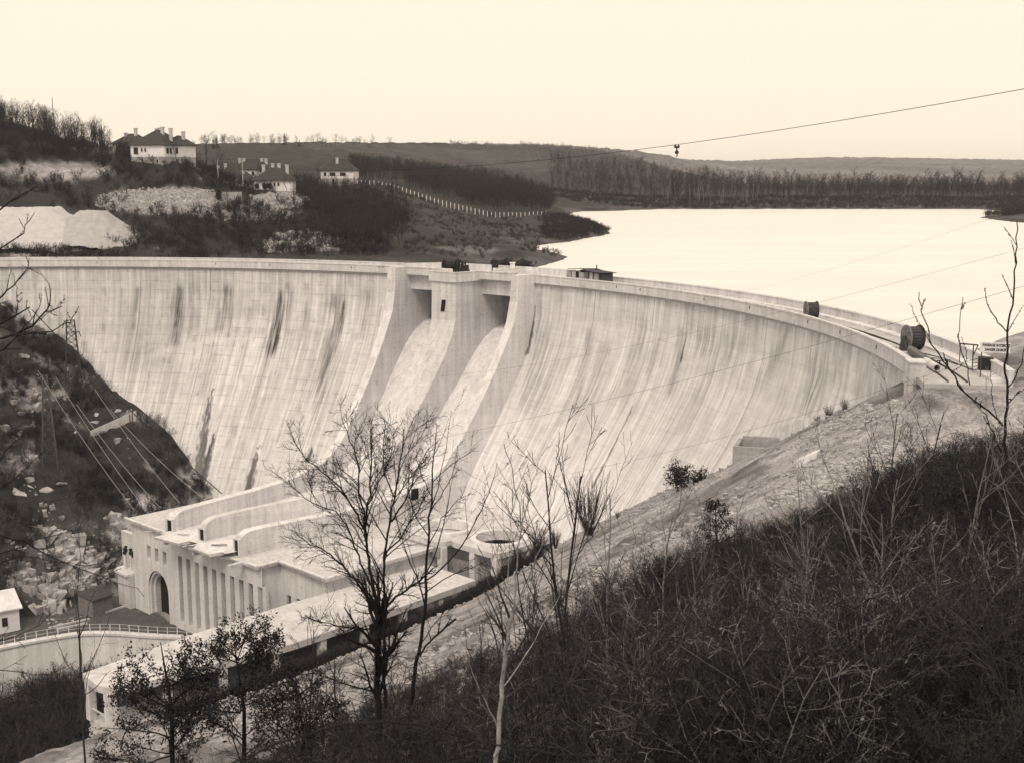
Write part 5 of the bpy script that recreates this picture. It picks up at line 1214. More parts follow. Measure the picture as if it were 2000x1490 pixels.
# ruined masonry box by the dam toe, footing slabs
a = at(1430, 914, 124); bx = thing('masonry_pit', 'low open masonry pit with pale corner pillar at the right toe of the dam', 'pit', tuple(a), rad(-18))
for x0, x1, y0, y1, z1, mt in ((0, 4.9, 0, .45, 2.3, 'stone'), (0, .45, .45, 4.5, 2.3, 'stone'), (4.9, 6.3, -1.0, 1.0, 3.0, 'conc_light'), (0.45, 6.2, 4.1, 4.6, 2.6, 'stone'), (5.7, 6.2, 1.0, 4.1, 2.2, 'stone')):
    m = MB(); m.prism([(x0, y0), (x1, y0), (x1, y1), (x0, y1)], -3.5, z1); m.build('pit_wall', M[mt], bx)
m = MB(); m.prism([(.45, .45), (5.7, .45), (5.7, 4.1), (.45, 4.1)], -.3, .6); m.build('pit_floor', M['earth'], bx)
for i, pts in enumerate((((1536, 838), (1620, 812)), ((1612, 816), (1728, 790)), ((1560, 905), (1600, 888)))):
    p, q = (at(*k, face_hit(*k)[0][1] - 1.6) if i < 2 else place(*k) for k in pts); m = MB(); d_ = q - p; u = np.array([-d_[1], d_[0], 0]); u = u / np.linalg.norm(u) * .75
    m.extrude([-u - [0, 0, 1.2], u - [0, 0, 1.2], u + [0, 0, .35], -u + [0, 0, .35]], [d_ - u - [0, 0, 1.2], d_ + u - [0, 0, 1.2], d_ + u + [0, 0, .35], d_ - u + [0, 0, .35]]); o = m.build('footing', M['conc_light']); o.location = tuple(p); tag(o, ['lower pale concrete footing at the right toe of the dam', 'upper pale concrete footing at the right toe of the dam', 'short concrete footing half buried beside the masonry pit'][i], 'footing')

# ================================================================== POSTS, PYLON, WIRES
fpx = [(622, 361), (680, 362), (742, 363), (790, 377), (850, 397), (905, 411), (960, 424), (1000, 425), (1068, 421)]
fl = np.array(fpx, float); sg_ = np.r_[0, np.cumsum(np.hypot(*np.diff(fl, axis=0).T))]
fe = thing('post_fence', 'wire fence with white posts running down the headland field', 'fence', tuple(place(742, 363, farz, 240, 900)))
fo = tuple(fe.location); tops = []
for t in np.arange(2, sg_[-1], 8.2):
    px, py = np.interp(t, sg_, fl[:, 0]), np.interp(t, sg_, fl[:, 1]); p = place(px, py, farz, 330, 560); tops.append(p); m = MB(); m.box(tuple(p + [0, 0, .5]), (.22, .22, 2.0)); m.build('post', M['plaster'], fe, off=fo)
for h in (.6, 1.2): m = MB(); m.tube([tuple(p + [0, 0, h]) for p in tops], .02, 3); m.build('fence_wire', M['wire'], fe, off=fo)
def pylon(label, px, py, hpx, w0, w1, mat, arms, name='lattice_pylon'):
    p = place(px, py); H = hpx / 2400 * p[1] * 1.02; t = thing(name, label, 'pylon', tuple(p), rad(20))
    w = lambda z: w0 + (w1 - w0) * min(1, z / (H * .75))
    for sx in (-1, 1):
        for sy in (-1, 1): m = MB(); m.beam((sx * w(-1), sy * w(-1), -1), (sx * w(H), sy * w(H), H), .16); m.build('leg', M[mat], t)
    m = MB(); n = 9
    for i in range(n):
        z0, z1 = H * i / n, H * (i + 1) / n
        for sx, sy, ex, ey in ((-1, -1, 1, -1), (1, -1, 1, 1), (1, 1, -1, 1), (-1, 1, -1, -1)):
            m.beam((sx * w(z0), sy * w(z0), z0), (ex * w(z1), ey * w(z1), z1), .06); m.beam((ex * w(z0), ey * w(z0), z0), (sx * w(z1), sy * w(z1), z1), .06); m.beam((sx * w(z1), sy * w(z1), z1), (ex * w(z1), ey * w(z1), z1), .06)
    m.build('bracing', M[mat], t)
    for z, x in arms:
        m = MB(); m.beam((0, .3, z * H), (x, 0, z * H), .09); m.beam((0, -.3, z * H), (x, 0, z * H), .09); m.beam((0, 0, z * H - .9), (x, 0, z * H), .07); a = m.build('cross_arm', M[mat], t)
        m = MB(); m.tube([(x, 0, z * H), (x + .25 * (1 if x > 0 else -1), 0, z * H - .9)], .07, 5); m.build('insulator', M['iron'], a)
    return t
pylon('slim dark lattice pylon standing on the left bank against the dam face', 144, 738, 112, 1.25, .62, 'rust', ((.95, -1.1), (.80, 1.3), (.62, -1.1)))
pylon('pale thin lattice mast lower down among the left bank brush', 98, 905, 175, 1.1, .3, 'steel', ((.95, -.9),), 'lattice_mast')
def wire(label, A, B, sag, r, mat, group=None, name='wire'):
    A, B = np.array(A), np.array(B); n = 24; P = [tuple((B - A) * t - np.array([0, 0, 4 * sag * t * (1 - t)])) for t in np.linspace(0, 1, n + 1)]
    m = MB(); m.tube(P, r, 5, False); o = m.build(name, M[mat]); o.location = tuple(A); tag(o, label, 'wire', group); return o
wire('main aerial ropeway cable crossing the sky over the lake', at(560, 331, 360), at(2300, 118, 150), 4.5, .05, 'wire', name='ropeway_cable')
wire('thinner aerial cable falling across the wooded ridge', at(640, 343, 360), march(1216, 299, farz, 500, 1500), 6, .07, 'wire', name='ropeway_cable')
tp = None
A_, B_ = at(560, 331, 360), at(2300, 118, 150); tt_ = np.linspace(0, 1, 2000); W_ = A_ + (B_ - A_) * tt_[:, None] - np.array([0, 0, 18.]) * (tt_ * (1 - tt_))[:, None]
q = W_[np.argmin(np.abs(proj(W_)[0] - 1322))] - [0, 0, .35]; m = MB(); tl = thing('cable_trolley', 'small dark pulley trolley hanging from the ropeway cable above the lake', 'trolley', tuple(q))
m.box((0, 0, -.1), (.9, .18, .35)); m.build('carriage', M['iron'], tl)
for x in (-.3, .3): m = MB(); m.tube([(x, -.12, .1), (x, .12, .1)], .2, 10); m.build('wheel', M['iron'], tl)
m = MB(); m.tube([(0, 0, -.2), (0, 0, -.8)], .13, 6); m.tube([(0, -.2, -1.0), (0, .2, -1.0)], .34, 10); m.tube([(0, 0, -1.3), (.12, 0, -1.55), (0, 0, -1.75), (-.12, 0, -1.6)], .1, 6); m.build('hook', M['iron'], tl)
for i, (a, b, da, db, r) in enumerate((((2090, 533), (560, 905), 60, 150, .010), ((2090, 460), (860, 735), 68, 165, .008), ((2090, 373), (1240, 610), 85, 175, .007), ((1990, 672), (980, 945), 75, 140, .009))):
    wire(['lowest of three thin wires slanting across the reservoir and dam face', 'middle of three thin wires slanting across the reservoir and dam face', 'topmost of three thin wires slanting across the lake to the parapet', 'thin wire running low across the right part of the dam face'][i], at(*a, da), at(*b, db), 1.2, r, 'wire_mid')
wire('thick dark cable slanting from the left bank to the far spillway wall', at(62, 605, 178), at(434, 964, 176), .8, .075, 'wire', name='hawser')
for i, (a, b) in enumerate((((74, 724), (263, 997)), ((109, 737), (286, 997)), ((150, 790), (313, 991)), ((185, 760), (351, 982)), ((215, 800), (393, 970)))):
    wire(['first', 'second', 'third', 'fourth', 'fifth'][i] + ' from left of five pale lines from the left bank to the power house roof', at(*a, 186), at(*b, 172), .6, .03, 'wire_pale', 'pale lines down the left bank')
wire('dark wire drooping across the lower left bank', at(-30, 985, 120), at(330, 915, 150), 1.2, .03, 'wire'); 
# poles on the left slope
for i, (px, py, h, d) in enumerate(((427, 372, 58, 300), (475, 372, 57, 300), (105, 245, 52, 315), (246, 285, 24, 300))):
    p = at(px, py, d); H = h / 2400 * d; m = MB(); m.tube([(0, 0, -1), (0, 0, H)], [.11, .07], 6); o = m.build('pole', M['chim'] if i < 2 else M['wood_dark']); o.location = tuple(p); tag(o, ['pale pole left of the terrace house roofs', 'pale pole right in front of the terrace house roofs', 'tall thin mast among the hilltop trees', 'thin post left of the large white villa'][i], 'pole')
wire('wire strung between the two pale poles by the houses', at(427, 315, 300), at(475, 315, 300), .05, .025, 'wire_pale')
p = at(428, 398, 279); tr = thing('round_shrub', 'small dark round topped shrub in front of the terrace wall', 'shrub', tuple(p))
V, F = leaves(np.random.RandomState(4), np.random.RandomState(3).normal(size=(700, 3)) * (.36, .36, .55) + [0, 0, 1.9], .28); quads('crown', V, F, M['leaf'], tr)
m = MB(); m.tube([(0, 0, -.4), (0, 0, 1.9)], [.12, .06], 6); m.build('trunk', M['bark'], tr)

# ================================================================== LEFT BANK BRUSH
RL = np.random.RandomState(21)
lb_t = [bush(500 + i, 2.0, 10, .012, (5, 2), .8, 90, .16, 1, .022, 2) for i in range(6)]
lbt_t = [bush(510 + i, 3.2, 5, .014, (7, 3), .6, 30, .14, 1, .03, 2) for i in range(4)]
def leftpts(n, x0, x1, y0, y1, test):
    px, py = RL.uniform(x0, x1, n), RL.uniform(y0, y1, n); out = []
    x = RL.uniform(-150, -30, n); y = RL.uniform(100, 222, n); P = np.stack([x, y, valley(x, y)], 1); a, b = proj(P); ra, s = toPH(x, y); r = np.hypot(x - CC[0], y - CC[1])
    ok = (a > x0) & (a < x1) & (b > y0) & (b < y1) & (s < -29.5) & (r < rface(P[:, 2]) - .4) & test(a, b, P); return P[ok]
def seg_d(a, b, q): 
    q = np.array(q, float); d = q[1] - q[0]; t = np.clip(((a - q[0, 0]) * d[0] + (b - q[0, 1]) * d[1]) / (d @ d), 0, 1); return np.hypot(a - q[0, 0] - t * d[0], b - q[0, 1] - t * d[1])
clear = lambda a, b: (seg_d(a, b, ((170, 848), (270, 812))) > 20) & (seg_d(a, b, ((135, 835), (250, 795))) > 16) & ~((np.abs(a - 110) < 75) & (np.abs(b - 1130) < 60) & (RL.random_sample(len(a)) < .75))
pts = leftpts(15000, -80, 460, 540, 1230, lambda a, b, P: clear(a, b) & (fbm(P[:, 0] / 7, P[:, 1] / 7, 221, 3) > .45))
V, F = scatter(lb_t, pts, RL.uniform(.35, .95, len(pts)), RL); o = quads('bank_brush', V, F, M['twig_dark']); tag(o, 'dark tangled brush covering the steep left bank below the dam', 'brush', kind='stuff')
pts = leftpts(7500, -80, 460, 620, 1200, lambda a, b, P: clear(a, b) & (fbm(P[:, 0] / 9, P[:, 1] / 9, 222, 3) > .5))
V, F = scatter(lbt_t, pts, RL.uniform(.4, .9, len(pts)), RL); o = quads('bank_thicket', V, F, M['twig_bank']); tag(o, 'greyer leafless saplings tangled over the left bank', 'thicket', kind='stuff')
pts = leftpts(16000, -60, 440, 560, 1150, lambda a, b, P: (fbm(P[:, 0] * .09, P[:, 1] * .09, 90, 4) > .50) & (fbm(P[:, 0] / 4, P[:, 1] / 4, 224, 3) > .50))
V, F = scatter(chips, pts, .1 + .5 * RL.random_sample(len(pts)) ** 4, RL, .2); o = quads('bank_stones', V, F, M['rockd']); tag(o, 'pale stones and rock debris showing between the left bank brush', 'stones', kind='stuff')
# brush in the tail race below the yard wall
n = 2600; x = RL.uniform(-70, -20, n); y = RL.uniform(95, 160, n); P = np.stack([x, y, valley(x, y)], 1); a, b = proj(P); ra, s = toPH(x, y); eg = np.interp(ra, [p[0] for p in YARD], [p[1] for p in YARD])
ok = (s > eg + 1.8) & (s < 19) & (ra < 56) & (ra > 5) & (P[:, 2] < -58)
V, F = scatter(lbt_t, P[ok], RL.uniform(.7, 1.5, ok.sum()), RL); o = quads('tailrace_brush', V, F, M['twig']); tag(o, 'grey leafless brush growing below the curved yard wall', 'brush', kind='stuff')
# ================================================================== SHRUBS AT THE DAM TOE
def shrub(name, label, cat, px, py, H, kind, f=valley, d=None, seed=1, mat='twig_dark', lm='leaf', rz=0, leafn=1100, ls=.16):
    p = at(px, py, d) if d else place(px, py, f); p = p - [0, 0, .15]
    o = thing(name, label, cat, tuple(p), rz); rs = np.random.RandomState(seed); out = []
    if kind == 'leafy':
        for i in range(6):
            a_ = rs.uniform(0, 6.28); grow(rs, Z0, np.array([math.cos(a_) * .55, math.sin(a_) * .55, 1]), H * rs.uniform(.6, .95), H * .014, 0, dict(maxlev=2, seg=(H / 5, H / 8, H / 10), wob=.12, up=.03, k=(7, 4), lr=.5, a0=25, a1=65, tip=H * .003), out)
        V, F = tubes(out, (5, 4, 3), 9, rs); quads('stem', V, F, M[mat], o)
        V, F = leaves(rs, along(out, rs, 1, leafn, .05 * H), ls); quads('foliage', V, F, M[lm], o)
    else:
        for i in range(70):
            a_ = rs.uniform(0, 6.28); q = rs.random() ** .7 * .5; d_ = np.array([math.cos(a_) * q, math.sin(a_) * q, 1.0]); grow(rs, np.array([math.cos(a_), math.sin(a_), 0]) * .07 * H * rs.random(), d_, H * rs.uniform(.6, 1.02), H * .006, 0, dict(maxlev=1, seg=(H / 4, H / 5), wob=.05, up=.02, k=(2.5,), lr=.45, a0=8, a1=22, tip=H * .0025), out)
        V, F = tubes(out, (3, 3), 9, rs); quads('stems', V, F, M[mat], o)
    return o
shrub('leafy_shrub', 'rounded leafy shrub on the bank edge in front of the dam face', 'shrub', 1328, 966, 4.2, 'leafy', d=126, seed=61, leafn=1900, ls=.22)
shrub('leafy_shrub', 'smaller leafy shrub beside the rounded one at the dam toe', 'shrub', 1362, 955, 2.6, 'leafy', d=124, seed=62, leafn=900, ls=.2)
shrub('broom_bush', 'tall upright bush of bare rods against the lower dam face', 'shrub', 1150, 1042, 6.0, 'broom', d=128, seed=63)
shrub('broom_bush', 'dark broom tuft on the upper footing near the parapet end', 'shrub', 1650, 803, 1.25, 'broom', d=107, seed=64, mat='broom')
shrub('broom_bush', 'wider dark broom clump left of the tuft on the footing', 'shrub', 1618, 817, 1.4, 'broom', d=110, seed=65, mat='broom')
shrub('broom_bush', 'low dark broom at the left end of the footing clump', 'shrub', 1595, 828, 1.0, 'broom', d=112, seed=66, mat='broom')
for i, (px, py, H) in enumerate(((1052, 1085, 3.6), (1085, 1068, 2.6), (1010, 1098, 2.2))):
    shrub('broom_bush', ['largest', 'middle', 'smallest'][i] + ' of the dark scrubby bushes by the round opening slab', 'shrub', px, py, H, 'broom', d=140, seed=70 + i, mat='twig_dark')
shrub('broom_bush', 'tiny bush alone on the bank edge right of the bare rod bush', 'shrub', 1206, 1010, .9, 'broom', d=130, seed=75)
RV = np.random.RandomState(33)
n = 1500; ra = RV.uniform(32, 86, n); s = np.where(ra < 76, RV.uniform(29.3, 33, n), RV.uniform(26, 32, n)); P = np.array([PH(a_, b_, 0) for a_, b_ in zip(ra, s)]); P[:, 2] = valley(P[:, 0], P[:, 1])
ok = (fbm(P[:, 0] / 5, P[:, 1] / 5, 231, 3) > .40) & (np.hypot(P[:, 0] - CC[0], P[:, 1] - CC[1]) < 91)
V, F = scatter(lb_t, P[ok], RV.uniform(.3, .8, ok.sum()), RV); o = quads('gallery_brush', V, F, M['twig_dark']); tag(o, 'dark brush filling the strip between the gallery and the stony bank', 'brush', kind='stuff')

# ================================================================== FOREGROUND
EDGE = [(-200, 1600), (300, 1560), (500, 1470), (600, 1430), (700, 1385), (850, 1320), (1000, 1265), (1100, 1200), (1200, 1140), (1300, 1085), (1420, 1045), (1500, 1015), (1600, 980), (1650, 960), (1760, 915), (1850, 868), (1920, 850), (2100, 835)]
RF = np.random.RandomState(55)
def shrubby(seed, H):
    rs = np.random.RandomState(seed); out = []; C = dict(maxlev=3, seg=(H / 5, H / 7, H / 9, H / 10), wob=.20, up=.02, k=(7, 4, 2.2), lr=.52, a0=28, a1=68, tip=.0042, rr=.7)
    for i in range(4): a = rs.uniform(0, 6.283); grow(rs, np.array([math.cos(a), math.sin(a), 0]) * .12 * H * rs.random(), np.array([math.cos(a) * .5 * rs.random(), math.sin(a) * .5 * rs.random(), 1]), H * rs.uniform(.6, 1.0), .014, 0, C, out)
    V, F = tubes(out, (4, 3, 3), 2, rs); return merge((V, F), leaves(rs, along(out, rs, 2, 40, .02), .05))
th_t = [shrubby(600 + i, 2.6) for i in range(8)]
ev_t = [bush(620 + i, 1.5, 8, .004, (6, 4), .9, 460, .05, 2, .012, 2) for i in range(5)]
def fgpts(n, d0, d1, px0, px1, H, slack=0):
    d = d0 * (d1 / d0) ** RF.uniform(0, 1, n) if slack == 1 else RF.uniform(d0, d1, n); px = RF.uniform(px0, px1, n); x = (px - CX0) / FPX * d; P = np.stack([x, d, valley(x, d)], 1); top = P + np.array([0, 0, 1.0]) * np.asarray(H)[:, None]
    a, b = proj(top); e = np.interp(a, [q[0] for q in EDGE], [q[1] for q in EDGE]); a2, b2 = proj(P)
    ok = (b > e - RF.exponential(16, n)) & (b < 1620) & (a > -150) & (a < 2150); return P[ok], np.asarray(H)[ok]
for nm, lab, mat, n, h0, h1 in (('thicket', 'dark leafless thicket covering the near slope at the lower right', 'twig_near', 620, 1.0, 2.8), ('grey_thicket', 'grey bare stems tangled through the near thicket', 'twig', 240, 1.2, 3.2), ('pale_thicket', 'palest bare stems standing out in the near thicket', 'twig_pale', 60, 1.4, 3.2)):
    H = RF.uniform(h0, h1, n); P, H = fgpts(n, 13, 76, 480, 2130, H, 1); V, F = scatter(th_t, P - [0, 0, .1], H / 2.6, RF, .12); o = quads(nm, V, F, M[mat]); tag(o, lab, 'thicket', kind='stuff')
H = RF.uniform(.4, 1.3, 2300); P, H = fgpts(2300, 12, 74, 560, 2140, H)
V, F = scatter(ev_t, P - [0, 0, .1], H / 1.5, RF); o = quads('evergreen_undergrowth', V, F, M['leaf']); tag(o, 'dark small leaved undergrowth between the thicket stems', 'undergrowth', kind='stuff')
H = RF.uniform(1.2, 2.4, 420); P, H = fgpts(420, 36, 76, 1700, 2200, H)
V, F = scatter(ev_t, P - [0, 0, .1], H / 1.5, RF); o = quads('evergreen_bank', V, F, M['leaf']); tag(o, 'tall near black evergreen scrub at the right edge', 'scrub', kind='stuff')
H = RF.uniform(.6, 1.2, 240); P, H = fgpts(240, 13, 22, 1150, 2120, H)
V, F = scatter(th_t, P - [0, 0, .1], H / 2.6, RF, .25); o = quads('dead_stalks', V, F, M['fern']); tag(o, 'dead stalks and thin stems along the bottom of the view', 'stalks', kind='stuff')

n = 420; d = RF.uniform(14, 27, n); px = RF.uniform(190, 730, n); H = RF.uniform(.5, 1.5, n); x = (px - CX0) / FPX * d; P = np.stack([x, d, valley(x, d)], 1); a, b = proj(P + np.array([0, 0, 1.0]) * H[:, None])
lift_ = np.array([0, 0, 0.]); ok = (b > np.interp(a, [190, 330, 430, 560, 730], [1420, 1420, 1350, 1320, 1370]) - RF.exponential(12, n)) & (b < 1600)
V, F = scatter(ev_t + th_t[:3], P[ok] - [0, 0, .1], H[ok] / 1.5, RF); o = quads('bank_undergrowth', V, F, M['leaf']); tag(o, 'dark leafy undergrowth around the evergreen trees at the lower left', 'undergrowth', kind='stuff')
# --- individual bare trees, drawn limb by limb in space
def Z2(X, Y): return 560 + X / 2.098, 780 + Y / 2.098
def Z3(X, Y): return 1750 + X / 2.98, 400 + Y / 2.98
def Z5(X, Y): return X / 4.965, 420 + Y / 4.965
TK = .46
def limb_tree(name, label, d, limbs, conv, C, seed, mat, ground=None, buds=0, twig_mat=None, ribbon=9):
    """limbs: (points, radius px at start, radius px at end); each limb leans a little nearer or farther as it rises"""
    rs = np.random.RandomState(seed); trunk, twigs = [], []; base = None
    for i, (pts, r0, r1) in enumerate(limbs):
        pp = np.array([conv(*p) for p in pts]); lean = rs.uniform(-1, 1) * .07 * d * (i > 0); y0 = 0
        t = np.r_[0, np.cumsum(np.hypot(*np.diff(pp, axis=0).T))]; t = t / t[-1]; tt = np.linspace(0, 1, max(6, int(len(pts) * 2.5)))
        q = np.stack([np.interp(tt, t, pp[:, 0]), np.interp(tt, t, pp[:, 1])], 1)
        for _ in range(2): q[1:-1] = (q[:-2] + 2 * q[1:-1] + q[2:]) / 4
        P = np.array([at(a, b, d + lean * k) for (a, b), k in zip(q, tt)]); P[1:-1] += rs.normal(size=(len(P) - 2, 3)) * .0006 * d
        R = (r0 * TK + (r1 * .8 - r0 * TK) * tt) / FPX * d
        if i == 0 and ground: 
            g_ = ground(P[0][0], P[0][1]); 
            if P[0][2] > g_: P = np.r_[[np.array([P[0][0], P[0][1], float(g_) - .2])], P]; R = np.r_[R[0] * 1.15, R]
        if base is None: base = P[0].copy()
        trunk.append((P, R, min(i, 1))); Ln = np.linalg.norm(np.diff(P, axis=0), axis=1).sum()
        branch_off(rs, P, R, Ln * .55, 0, C, twigs, .30 if i else .45)
    o = thing(name, label, 'tree', tuple(base)); V, F = tubes(trunk, (9, 7), 99, rs); quads('trunk', V - base, F, M[mat], o, True)
    V, F = tubes(twigs, (5, 4, 3, 3), ribbon, rs)
    if buds:
        B = along(twigs + trunk[1:], rs, 0, buds, .003); V, F = merge((V, F), leaves(rs, B, .0011 * d, .8))
    quads('twigs', V - base, F, M[twig_mat or mat], o); return o
CT = dict(maxlev=3, seg=(.27, .17, .12, .09), wob=.11, up=.05, k=(19, 7, 3.4), lr=.50, a0=22, a1=58, tip=.0022, minL=.06)
T1 = [([(385, 1530), (378, 1330), (370, 1200), (370, 1050), (374, 930), (376, 850)], 13, 9),
      ([(376, 860), (352, 760), (340, 680), (325, 580), (320, 500), (335, 420), (345, 330), (352, 240), (343, 150)], 8, 1.2),
      ([(405, 1260), (398, 1100), (400, 960), (405, 850), (395, 700), (400, 620), (430, 500), (440, 380), (470, 240), (478, 120)], 9, 1.3),
      ([(370, 860), (320, 770), (262, 720), (200, 650), (150, 610), (90, 590), (30, 540)], 6, .9), ([(372, 830), (310, 690), (270, 590), (255, 520), (200, 450), (120, 440), (40, 380), (5, 330)], 5.5, .8),
      ([(330, 560), (290, 480), (232, 370), (170, 310), (105, 265), (50, 220), (25, 150)], 5, .8), ([(338, 520), (300, 430), (290, 330), (300, 260), (262, 190), (225, 70)], 4.5, .8),
      ([(400, 860), (450, 800), (510, 770), (560, 735), (600, 690)], 6, 2), ([(430, 500), (480, 420), (520, 330), (545, 250), (590, 190)], 4.5, .8), ([(400, 640), (470, 560), (520, 480), (560, 420), (575, 380)], 4.5, .8),
      ([(372, 950), (300, 935), (220, 930), (140, 910), (60, 890)], 4.5, .8), ([(365, 1200), (290, 1180), (200, 1150), (120, 1120), (40, 1130)], 4, .8), ([(440, 400), (400, 300), (390, 220), (410, 90)], 3.5, .7), ([(335, 430), (380, 330), (420, 260), (440, 130)], 3.5, .7)]
limb_tree('bare_tree', 'large dark bare tree with two stems and wide crown before the spillway', 16, T1, Z2, CT, 5, 'bark', valley, 500)
T2 = [([(498, 1420), (505, 1260), (520, 1130), (545, 1020), (560, 900), (570, 760), (575, 640), (582, 540), (597, 400), (600, 250), (612, 140)], 11, 1.2),
      ([(545, 1050), (590, 985), (650, 930), (692, 898)], 4.5, 3), ([(572, 740), (640, 690), (720, 610), (770, 500), (830, 390), (862, 262)], 4, .7), ([(560, 800), (660, 720), (760, 690), (850, 640)], 3, .6), ([(597, 400), (560, 330), (540, 280), (530, 200)], 2.6, .6),
      ([(590, 460), (650, 370), (690, 290), (700, 190)], 2.6, .6), ([(580, 600), (640, 480), (680, 420), (760, 380)], 2.6, .6), ([(550, 1000), (620, 900), (690, 820)], 2.5, .6)]
limb_tree('bare_tree', 'slender dark bare tree leaning right beside the large bare tree', 17.5, T2, Z2, dict(CT, k=(6, 3.5, 2)), 6, 'bark', valley, 200)
T3 = [([(855, 1500), (862, 1380), (872, 1280), (884, 1190), (892, 1080), (905, 960), (930, 868)], 11, 5.5), ([(930, 868), (936, 780), (945, 660), (958, 560), (962, 470), (935, 380), (915, 240), (890, 180)], 4.5, .9), ([(958, 540), (990, 420), (1010, 330), (1040, 230)], 3, .7),
      ([(930, 868), (985, 760), (1020, 650), (1060, 540), (1085, 440), (1110, 330)], 3.6, .7), ([(884, 1190), (888, 1000), (890, 880), (912, 700), (916, 560), (908, 420)], 3.4, .7), ([(884, 1180), (930, 1130), (990, 1020), (1060, 900), (1120, 800)], 3.2, .7), ([(862, 1340), (820, 1240), (770, 1150), (740, 1060)], 3.2, .7),
      ([(905, 960), (860, 850), (830, 760), (800, 690)], 2.6, .6), ([(930, 868), (900, 800), (880, 720)], 2.6, .6)]
limb_tree('birch_tree', 'young birch with a pale lower stem standing right of the bare trees', 12.5, T3, Z2, dict(CT, k=(6, 3, 2), up=.09, a0=18, a1=45), 7, 'bark_pale', valley, 0, 'twig_dark')
T4 = [([(640, 1620), (632, 1500), (636, 1350), (642, 1200), (655, 1060), (632, 960), (640, 840), (652, 740), (668, 640), (682, 540), (692, 400), (700, 240), (703, 95)], 7, 1.2), ([(620, 1285), (540, 1200), (450, 1130), (380, 1070), (320, 970), (270, 900), (200, 820), (185, 720), (150, 650), (135, 510)], 4.5, 1),
      ([(648, 745), (600, 690), (560, 640), (530, 570), (516, 488)], 3, .9), ([(430, 1050), (400, 880), (360, 790), (372, 660), (390, 540)], 2.4, .8), ([(655, 1060), (700, 1000), (740, 860), (790, 760)], 3, .8), ([(612, 1440), (560, 1320), (520, 1210), (440, 1140)], 2.6, .7), ([(320, 980), (420, 900), (400, 810), (380, 770)], 1.6, .6), ([(200, 810), (140, 690), (90, 640), (80, 575)], 1.6, .6), ([(640, 1180), (700, 1100), (760, 1060)], 2, .6), ([(600, 1270), (560, 1160), (555, 1040), (540, 930)], 1.8, .6)]
limb_tree('bare_sapling', 'budding bare sapling rising across the road end at the right edge', 32, T4, Z3, dict(maxlev=1, seg=(.6, .4), wob=.06, up=.05, k=(4, 2), lr=.22, a0=20, a1=50, tip=.006, minL=.2), 8, 'bark', valley, 900)
T5 = [([(-560, 5400), (-640, 3600), (-620, 2300), (-520, 1400), (-430, 700), (-380, 200)], 26, 6), ([(-520, 1400), (-250, 1300), (60, 1190), (200, 1140), (380, 1030), (480, 890), (512, 800), (490, 680), (380, 540)], 8, 1), ([(430, 1150), (530, 1110), (660, 1040), (735, 970), (762, 890)], 2.6, .8), ([(-480, 1100), (-200, 950), (30, 790), (140, 650), (270, 540), (282, 430)], 6, .8), ([(-430, 700), (-180, 430), (30, 310), (170, 220), (290, 75), (335, -20)], 6, .9), ([(-300, 1450), (0, 1330), (160, 1180), (330, 1000), (420, 850), (400, 760)], 4, .8), ([(380, 1030), (470, 940), (570, 910), (630, 820)], 2, .6), ([(150, 1000), (165, 860), (160, 700), (120, 560)], 2.2, .6), ([(50, 1180), (280, 1150), (440, 1155)], 4, 2.4)]
CB = dict(maxlev=2, seg=(.3, .2, .15), wob=.12, up=.06, k=(5, 2.5), lr=.3, a0=25, a1=60, tip=.0028, minL=.07)
limb_tree('bare_tree', 'bare tree at the left edge reaching twigs across the left end of the dam', 13, T5, Z5, CB, 9, 'bark', valley, 500)
ID = lambda x, y: (x, y)
T6 = [([(-160, 1900), (-150, 1500), (-130, 1200), (-90, 1050)], 20, 8), ([(-90, 1060), (-20, 1040), (60, 1060), (110, 1095), (170, 1112), (230, 1140), (268, 1148)], 4.5, .7), ([(-100, 1100), (20, 1080), (70, 1050), (120, 1040), (160, 1034)], 4, .7), ([(-90, 1050), (-10, 960), (40, 925), (90, 880)], 4, .7), ([(-130, 1200), (0, 1090), (80, 1085), (160, 1110), (215, 1098), (240, 1070)], 3.6, .6), ([(-80, 1250), (20, 1250), (60, 1230), (110, 1190)], 3, .6), ([(-120, 1330), (0, 1300), (90, 1330), (150, 1290)], 3, .6), ([(-100, 980), (0, 900), (30, 850), (80, 830)], 3, .6), ([(-140, 1400), (-20, 1380), (60, 1340), (120, 1370)], 3, .6)]
limb_tree('bare_tree', 'bare tree at the lower left edge with long twigs over the rocks', 11, T6, ID, dict(CB, k=(7, 3, 2), maxlev=3), 10, 'bark', valley, 300, 'twig')
T7 = [([(168, 1560), (162, 1440), (158, 1330), (155, 1230)], 5, 2.4), ([(155, 1240), (150, 1150), (160, 1080), (150, 1020)], 2, .6), ([(158, 1340), (190, 1270), (215, 1200)], 1.8, .6), ([(158, 1330), (120, 1280), (100, 1210)], 1.8, .6)]
limb_tree('bare_sapling', 'thin bare sapling standing at the end of the flat gallery roof', 30, T7, ID, dict(CT, maxlev=2, k=(4, 2)), 11, 'twig', valley)
